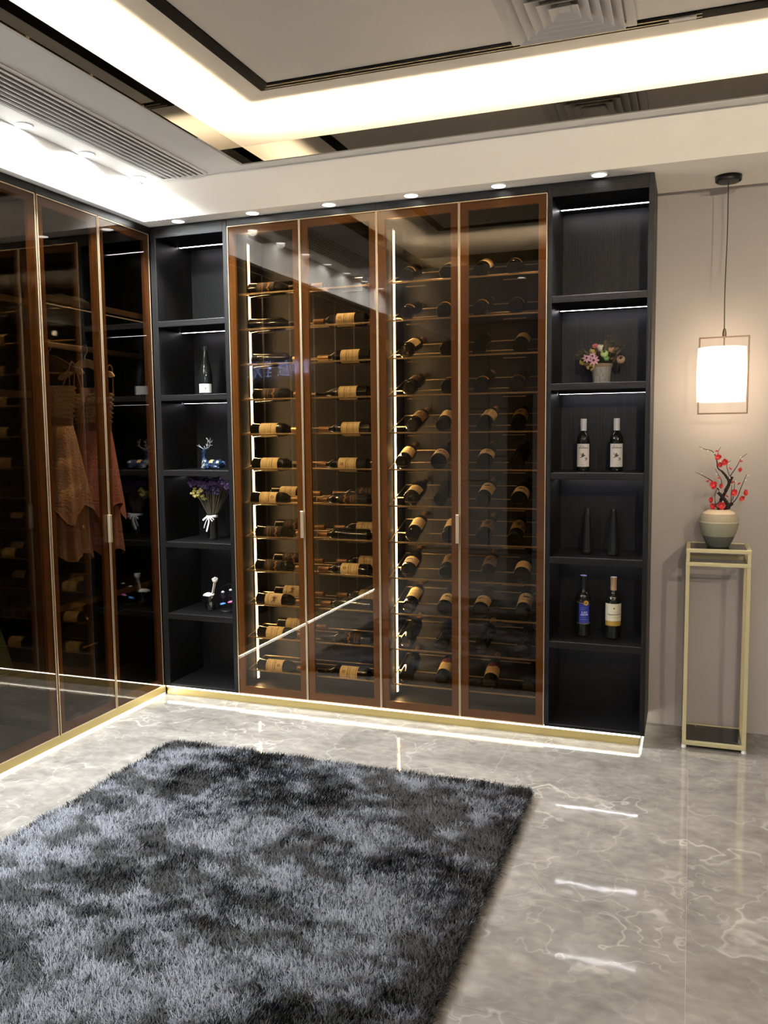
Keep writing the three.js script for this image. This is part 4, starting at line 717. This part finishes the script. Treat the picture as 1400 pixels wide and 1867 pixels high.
// ------------------------------------------------------------------ things on the open shelves, right bay
{
  // potted artificial flowers
  const t = thing('potted_flowers', 'mixed artificial flowers in a small grey stone pot on the second shelf', 'flowers', [2.404, 1.7102, -0.17]);
  const pt = canvasTex(256, 128, (g, w, h) => { g.fillStyle = '#8d8b88'; g.fillRect(0, 0, w, h); for (let i = 0; i < 900; i++) { const k = 110 + rnd() * 60; g.fillStyle = `rgb(${k},${k},${k - 4})`; g.fillRect(rnd() * w, rnd() * h, 3, 3); } g.strokeStyle = '#6f6d6a'; g.lineWidth = 2; for (let r = 0; r < 3; r++) for (let x = 90; x < 170; x += 9) { g.beginPath(); g.arc(x, 34 + r * 24, 4, rnd() * 3, 4 + rnd() * 2); g.stroke(); } });
  part('pot', lathe([[0, 0.001], [0.038, 0.001], [0.0395, 0.004], [0.0465, 0.074], [0.049, 0.076], [0.049, 0.082], [0.044, 0.082], [0.042, 0.07], [0, 0.066]], 40), std({ map: pt, roughness: 0.9 }), t, 'grey stone pot');
  part('burlap', lathe([[0.0445, 0.072], [0.05, 0.078], [0.053, 0.09], [0.048, 0.094], [0.02, 0.09]], 28), std({ color: rgb(0.24, 0.19, 0.12), roughness: 1 }), t, 'brown wrap at the pot rim');
  const mats = { white: std({ color: rgb(0.62, 0.6, 0.46), roughness: 0.7 }), lime: std({ color: rgb(0.45, 0.6, 0.24), roughness: 0.7 }), green: std({ color: rgb(0.2, 0.42, 0.14), roughness: 0.7 }), pink: std({ color: rgb(0.62, 0.36, 0.46), roughness: 0.7 }), red: std({ color: rgb(0.4, 0.09, 0.09), roughness: 0.7 }), tanp: std({ color: rgb(0.42, 0.29, 0.2), roughness: 0.8 }), gold: std({ color: rgb(0.42, 0.32, 0.1), roughness: 0.8 }), dark: std({ color: rgb(0.06, 0.055, 0.03), roughness: 0.9, side: THREE.DoubleSide }), brown: std({ color: rgb(0.14, 0.09, 0.055), roughness: 0.9, side: THREE.DoubleSide }), wine: std({ color: rgb(0.1, 0.02, 0.04), roughness: 0.8 }) };
  const K = 0.000247, at = (X, Y, z) => V((X - 700) * K, (1025 - Y) * K + 0.0, z);   // read off the close-up of the pot
  const stemM = std({ color: rgb(0.07, 0.07, 0.03), roughness: 0.9 });
  const stemTo = (p) => part('stem', tube([V(p.x * 0.15, 0.07, 0), V(p.x * 0.5, 0.07 + (p.y - 0.07) * 0.6, p.z * 0.5), p.clone()], 0.0014, 8, 5), stemM, t);
  const cup = (r, n, open) => { const gs = []; for (let k = 0; k < n; k++) { const g = new THREE.SphereGeometry(r, 10, 8, 0, Math.PI * 2 / n * 1.35, 0.5, 1.7); g.rotateY(k * Math.PI * 2 / n); g.scale(1, 0.95, 1); gs.push(g); const g2 = new THREE.SphereGeometry(r * 0.7, 8, 6, 0, Math.PI * 2 / n * 1.4, 0.4, 1.6); g2.rotateY(k * Math.PI * 2 / n + 0.5); gs.push(g2); } return merge(gs); };
  const daisy = (r, n) => { const gs = []; for (let k = 0; k < n; k++) { const g = new THREE.SphereGeometry(1, 8, 6); g.scale(r * 0.22, r * 0.5, r * 0.06); g.translate(0, r * 0.55, 0); g.rotateX(-0.15); g.rotateZ(k * Math.PI * 2 / n); gs.push(g); } return merge(gs); };
  const two = (m) => { m.side = THREE.DoubleSide; return m; };
  const put = (n, geo, m, p, rx, ry, label) => { stemTo(p); const o = part(n, geo, m, t, label); o.position.copy(p); o.rotation.set(rx, ry, 0); return o; };
  put('flower', cup(0.021, 4), two(mats.white), at(705, 345, 0.02), 0.5, 0.4, 'cream ranunculus bloom');
  put('flower', cup(0.0185, 4), two(mats.lime), at(765, 470, 0.045), 0.9, 0, 'pale lime bloom'); put('flower', cup(0.0125, 4), two(mats.green), at(805, 560, 0.05), 0.9, 0.2, 'small green bud bloom');
  put('flower', cup(0.02, 5), two(mats.tanp), at(1065, 585, 0.02), 1.1, 0.6, 'tan rose'); put('flower', cup(0.016, 4), two(mats.tanp), at(880, 385, 0.0), 0.5, 0, 'tan bloom'); put('flower', cup(0.016, 4), two(mats.gold), at(335, 600, 0.0), 0.9, -0.6, 'ochre bloom'); put('flower', cup(0.018, 4), two(mats.gold), at(540, 400, 0.01), 0.6, -0.2, 'ochre bloom');
  for (const [X, Y, r, z] of [[440, 535, 0.022, 0.045], [575, 590, 0.025, 0.055], [545, 500, 0.017, 0.04]]) { const o = put('flower', daisy(r, 8), mats.pink, at(X, Y, z), -0.1, -0.15, 'pink daisy'); part('flower_centre', new THREE.SphereGeometry(r * 0.22, 10, 8).translate(0, 0, 0.003), mats.wine, o); }
  put('flower', daisy(0.016, 10), mats.red, at(585, 300, 0.02), -0.6, 0, 'small red flower');
  const leaf = new THREE.SphereGeometry(1, 10, 8).scale(0.007, 0.017, 0.0012).translate(0, 0.017, 0);
  for (let k = 0; k < 64; k++) {
    const a = rr(-1.45, 1.45), r = rr(0.045, 0.1), z = rr(-0.05, 0.05), o = part('leaf', leaf, k % 3 ? mats.brown : mats.dark, t); o.position.set(Math.sin(a) * r, 0.09 + Math.cos(a) * r * 0.8 + rr(-0.01, 0.01), z); o.rotation.set(rr(-0.7, 0.9), rr(-1, 1), -a + rr(-0.6, 0.6)); o.scale.setScalar(rr(0.7, 1.25));
  }
  for (const [X, Y] of [[840, 150], [920, 240], [800, 250], [1110, 340], [1020, 330], [290, 430], [240, 480]]) { const p = at(X, Y, -0.01); stemTo(p); for (let k = 0; k < 4; k++) { const o = part('leaf', leaf, mats.dark, t); o.position.copy(p); o.scale.setScalar(0.5); o.rotation.set(rr(-0.5, 0.5), 0, (k - 1.5) * 0.7); } }
  for (let k = 0; k < 12; k++) { const p = at(470 + rr(-60, 110), 720 + rr(-50, 60), 0.055 + rr(-0.01, 0.01)), o = part('flower', daisy(0.0075, 5), mats.gold, t, 'tiny yellow filler flower'); o.position.copy(p); o.rotation.set(rr(-0.6, 0.6), rr(-0.6, 0.6), 0); }

  // two small bottles with white caps and bird labels
  const wl = canvasTex(256, 480, (g, w, h) => {
    g.fillStyle = '#d2cfcb'; g.fillRect(0, 0, w, h); g.strokeStyle = '#1c1a19'; g.lineWidth = 6;
    g.beginPath(); g.moveTo(100, 26); g.quadraticCurveTo(72, 30, 76, 60); g.quadraticCurveTo(92, 66, 104, 46); g.stroke(); g.beginPath(); g.moveTo(118, 62); g.lineTo(128, 46); g.lineTo(136, 60); g.stroke();
    g.fillStyle = '#3a3634'; for (let x = 46; x < 214; x += 15) g.fillRect(x, 74 + rnd() * 4, 10, 18); g.fillRect(46, 82, 168, 4);
    g.fillStyle = '#3b3735'; const bird = (x, y, s, c) => { g.fillStyle = c; g.beginPath(); g.moveTo(x, y); g.lineTo(x + 40 * s, y - 70 * s); g.lineTo(x + 52 * s, y - 20 * s); g.lineTo(x + 84 * s, y - 16 * s); g.lineTo(x + 50 * s, y + 18 * s); g.lineTo(x - 36 * s, y + 56 * s); g.lineTo(x + 14 * s, y + 10 * s); g.lineTo(x - 30 * s, y - 30 * s); g.closePath(); g.fill(); g.strokeStyle = c; g.lineWidth = 5; for (let k = 0; k < 4; k++) { g.beginPath(); g.moveTo(x + 12 * k * s, y - 12 * s); g.lineTo(x - 30 * s + 18 * k * s, y - 62 * s); g.stroke(); } };
    bird(96, 250, 0.95, '#3b3735'); bird(168, 318, 0.62, '#7a706c'); g.strokeStyle = '#6a605d'; g.lineWidth = 8; g.beginPath(); g.moveTo(170, 330); g.lineTo(190, 358); g.stroke(); g.fillStyle = '#8a8583'; for (let x = 92; x < 168; x += 10) g.fillRect(x, 436, 6, 6);
  });
  const wlm = std({ map: wl, roughness: 0.65 });
  const a = thing('small_wine_bottle', 'small white-capped bottle with a bird label, left of the pair on the third shelf', 'bottle', [2.32, 1.2902, -0.19], 'white-capped bottles on the third shelf');
  part('glass_body', lathe([[0, 0.003], [0.029, 0], [0.032, 0.005], [0.032, 0.148], [0.028, 0.168], [0.018, 0.184], [0.0105, 0.192], [0.0095, 0.2], [0.0095, 0.246], [0, 0.247]], 32), M.bottle, a);
  part('cap', lathe([[0.0142, 0.196], [0.0148, 0.1965], [0.0148, 0.252], [0.0135, 0.254], [0, 0.254]], 24), M.whiteCap, a, 'tall white screw cap');
  part('paper_label', labelGeo(0.032, 0.022, 0.133, 2.15), wlm, a, 'white label with a bird drawing');
  a.rotation.y = 0.09; copyOf(a, 'small white-capped bottle with a bird label, right of the pair on the third shelf', [2.477, 1.2902, -0.19]);

  // two tall smoked glass vases
  const v = thing('bud_vase', 'tall tapering smoked glass vase, left of the pair on the fourth shelf', 'vase', [2.345, 0.8882, -0.17], 'smoked vases on the fourth shelf');
  part('body', lathe([[0, 0.003], [0.0255, 0], [0.028, 0.004], [0.0285, 0.02], [0.025, 0.09], [0.0175, 0.17], [0.0135, 0.215], [0.0138, 0.222], [0.0118, 0.222], [0.0115, 0.21], [0.014, 0.17], [0, 0.16]], 32), M.smoke, v);
  copyOf(v, 'tall tapering smoked glass vase, right of the pair on the fourth shelf', [2.472, 0.8882, -0.135]);

  // two full size bottles on the fifth shelf
  const bb = (label, x, z, lab, foil, r) => {
    const b = thing('wine_bottle', label, 'bottle', [x, 0.4782, z]);
    part('glass_body', bordeaux, M.bottle, b); part('capsule', foilGeo, foil, b); part('paper_label', labelGeo(R, ...lab[0]), lab[1], b, lab[2]); return b;
  };
  const blue = canvasTex(256, 384, (g, w, h) => {
    g.fillStyle = '#0b0b12'; g.fillRect(0, 0, w, h); g.fillStyle = '#1c2a8c'; g.fillRect(46, 40, 168, 322); g.strokeStyle = '#c8b46a'; g.lineWidth = 4; g.beginPath(); g.moveTo(0, 18); g.quadraticCurveTo(120, 40, 256, 66); g.stroke(); g.beginPath(); g.moveTo(0, 356); g.quadraticCurveTo(128, 380, 256, 352); g.stroke();
    g.fillStyle = '#dfe2f4'; g.font = 'bold 40px serif'; g.textAlign = 'center'; g.fillText('LAN', 132, 196); g.fillText('ASOR', 130, 234); g.fillStyle = '#8f98cf'; for (const [y, x0, x1] of [[110, 66, 180], [136, 66, 150], [262, 66, 160], [292, 66, 190], [304, 66, 190], [338, 66, 190]]) for (let x = x0; x < x1; x += 12) g.fillRect(x, y, 8, 4);
  });
  const b1 = bb('dark wine bottle with a blue label and round gold medal on the fifth shelf', 2.331, -0.17, [[0.06, 0.178, 2.3], std({ map: blue, roughness: 0.5 }), 'blue label'], M.blackFoil, 0);
  const medal = canvasTex(96, 96, (g) => { g.fillStyle = '#cfae4c'; g.fillRect(0, 0, 96, 96); g.strokeStyle = '#8a6a1e'; g.lineWidth = 5; g.beginPath(); g.arc(48, 48, 36, 0, 7); g.stroke(); g.fillStyle = '#3a2c10'; g.beginPath(); g.ellipse(48, 48, 9, 22, 0, 0, 7); g.fill(); });
  const md = part('medal_sticker', new THREE.CylinderGeometry(0.0125, 0.0125, 0.001, 28).rotateX(Math.PI / 2), std({ map: medal, metalness: 0.5, roughness: 0.4 }), b1, 'round gold medal sticker'); md.position.set(0.0085, 0.168, R + 0.0005 - 0.001); md.rotation.y = 0.22;
  part('cap_top', new THREE.CylinderGeometry(0.0152, 0.0152, 0.002, 20).translate(0, 0.299, 0), std({ color: rgb(0.2, 0.24, 0.62), roughness: 0.4 }), b1, 'blue cap top'); b1.rotation.y = 0.25;
  const cream = canvasTex(256, 256, (g, w, h) => { g.fillStyle = '#cfcab2'; g.fillRect(0, 0, w, h); g.fillStyle = '#8d6a1e'; g.fillRect(0, 200, w, 56); g.fillStyle = '#c9a646'; for (let x = 0; x < w; x += 9) g.fillRect(x, 206, 4, 44); g.fillStyle = '#6b5a34'; g.beginPath(); g.arc(128, 52, 10, 0, 7); g.fill(); g.fillStyle = '#55503f'; for (let x = 50; x < 206; x += 11) g.fillRect(x, 112 + rnd() * 8, 8, 10 + rnd() * 8); g.fillStyle = '#8b8570'; for (const y of [92, 150, 162]) for (let x = 70; x < 190; x += 12) g.fillRect(x, y, 8, 4); });
  const b2 = bb('dark wine bottle with a cream and gold label and tan capsule on the fifth shelf', 2.476, -0.155, [[0.066, 0.175, 3.0], std({ map: cream, roughness: 0.6 }), 'cream label with a gold band'], std({ color: rgb(0.5, 0.34, 0.2), roughness: 0.4, metalness: 0.3 }), 0);
  part('cap_top', new THREE.CylinderGeometry(0.0155, 0.0155, 0.003, 20).translate(0, 0.2995, 0), M.whiteCap, b2, 'pale capsule top'); b2.rotation.y = 0.2;
}

// ------------------------------------------------------------------ lit shop sign on the far wall; the doors mirror it twice
{
  const t = thing('led_sign', 'blue white glowing sign characters high on the wall behind, mirrored in the glass doors', 'sign', [0, 2.24, ZF - 0.05]);
  const bars = (list, w, h, th) => merge(list.map(([x0, y0, x1, y1]) => { const a = V(-x0 * w, y0 * h, 0), b = V(-x1 * w, y1 * h, 0), l = a.distanceTo(b) + th * 0.6, g = new THREE.BoxGeometry(l, th, 0.012); g.rotateZ(Math.atan2(b.y - a.y, b.x - a.x)); g.translate((a.x + b.x) / 2, (a.y + b.y) / 2, 0); return g; }));
  const ZHI = [[0.02, 0.93, 0.5, 0.93], [0.25, 0.93, 0.1, 0.68], [0.08, 0.68, 0.45, 0.7], [0.36, 0.82, 0.48, 0.64], [0.06, 0.4, 0.48, 0.4], [0.27, 0.62, 0.27, 0.12], [0.02, 0.1, 0.52, 0.14], [0.7, 1, 0.56, 0.62], [0.62, 0.76, 1, 0.76], [0.88, 0.76, 0.5, 0.03], [0.62, 0.62, 1, 0.03]];
  const GUI = [[0.2, 1, 0.05, 0.8], [0.5, 1, 0.5, 0.6], [0.05, 0.8, 0.95, 0.8], [0, 0.58, 1, 0.58], [0.05, 0.3, 0.95, 0.3], [0.5, 0.45, 0.5, 0.05], [0, 0.05, 1, 0.05], [0.8, 1, 0.85, 0.85]];
  const YU2 = [[0.38, 0.86, 0.9, 0.86], [0.9, 0.86, 0.9, 0.6], [0.32, 0.73, 1, 0.73], [0.38, 0.6, 0.9, 0.6], [0.38, 0.47, 0.95, 0.47], [0.34, 0.34, 1, 0.34], [0.38, 0.21, 0.96, 0.21], [0.65, 1, 0.65, 0.1]];
  const JIAN = [[0.04, 0.85, 0.28, 0.85], [0.28, 0.85, 0.1, 0.55], [0.1, 0.55, 0.3, 0.55], [0.3, 0.55, 0.02, 0.06], [0.08, 0.3, 0.32, 0.1], [0.32, 0.1, 1, 0.05], ...YU2];
  const half = YU2.map(([a, b, c, d]) => [(a - 0.3) * 1.4, b, (c - 0.3) * 1.4, d]);
  for (const [list, x, w, y] of [[ZHI, 2.815, 0.215, 0], [GUI, 2.545, 0.09, 0.01], [JIAN, 2.362, 0.2, 0.014], [half, 2.15, 0.105, 0.018], [half, 1.985, 0.075, 0.02]]) { const g = part('character', bars(list, w, 0.205, 0.017), M.signGlow, t); g.position.set(x, y, 0); }
  const l = new THREE.PointLight(rgb(0.36, 0.5, 1), 0.4); l.position.set(2.4, 2.35, ZF - 0.2); l.castShadow = true; l.name = 'led_sign_source'; scene.add(l);
}

scene.traverse((o) => { if (o.isMesh) { o.castShadow = true; o.receiveShadow = true; } });
renderer.render(scene, camera);
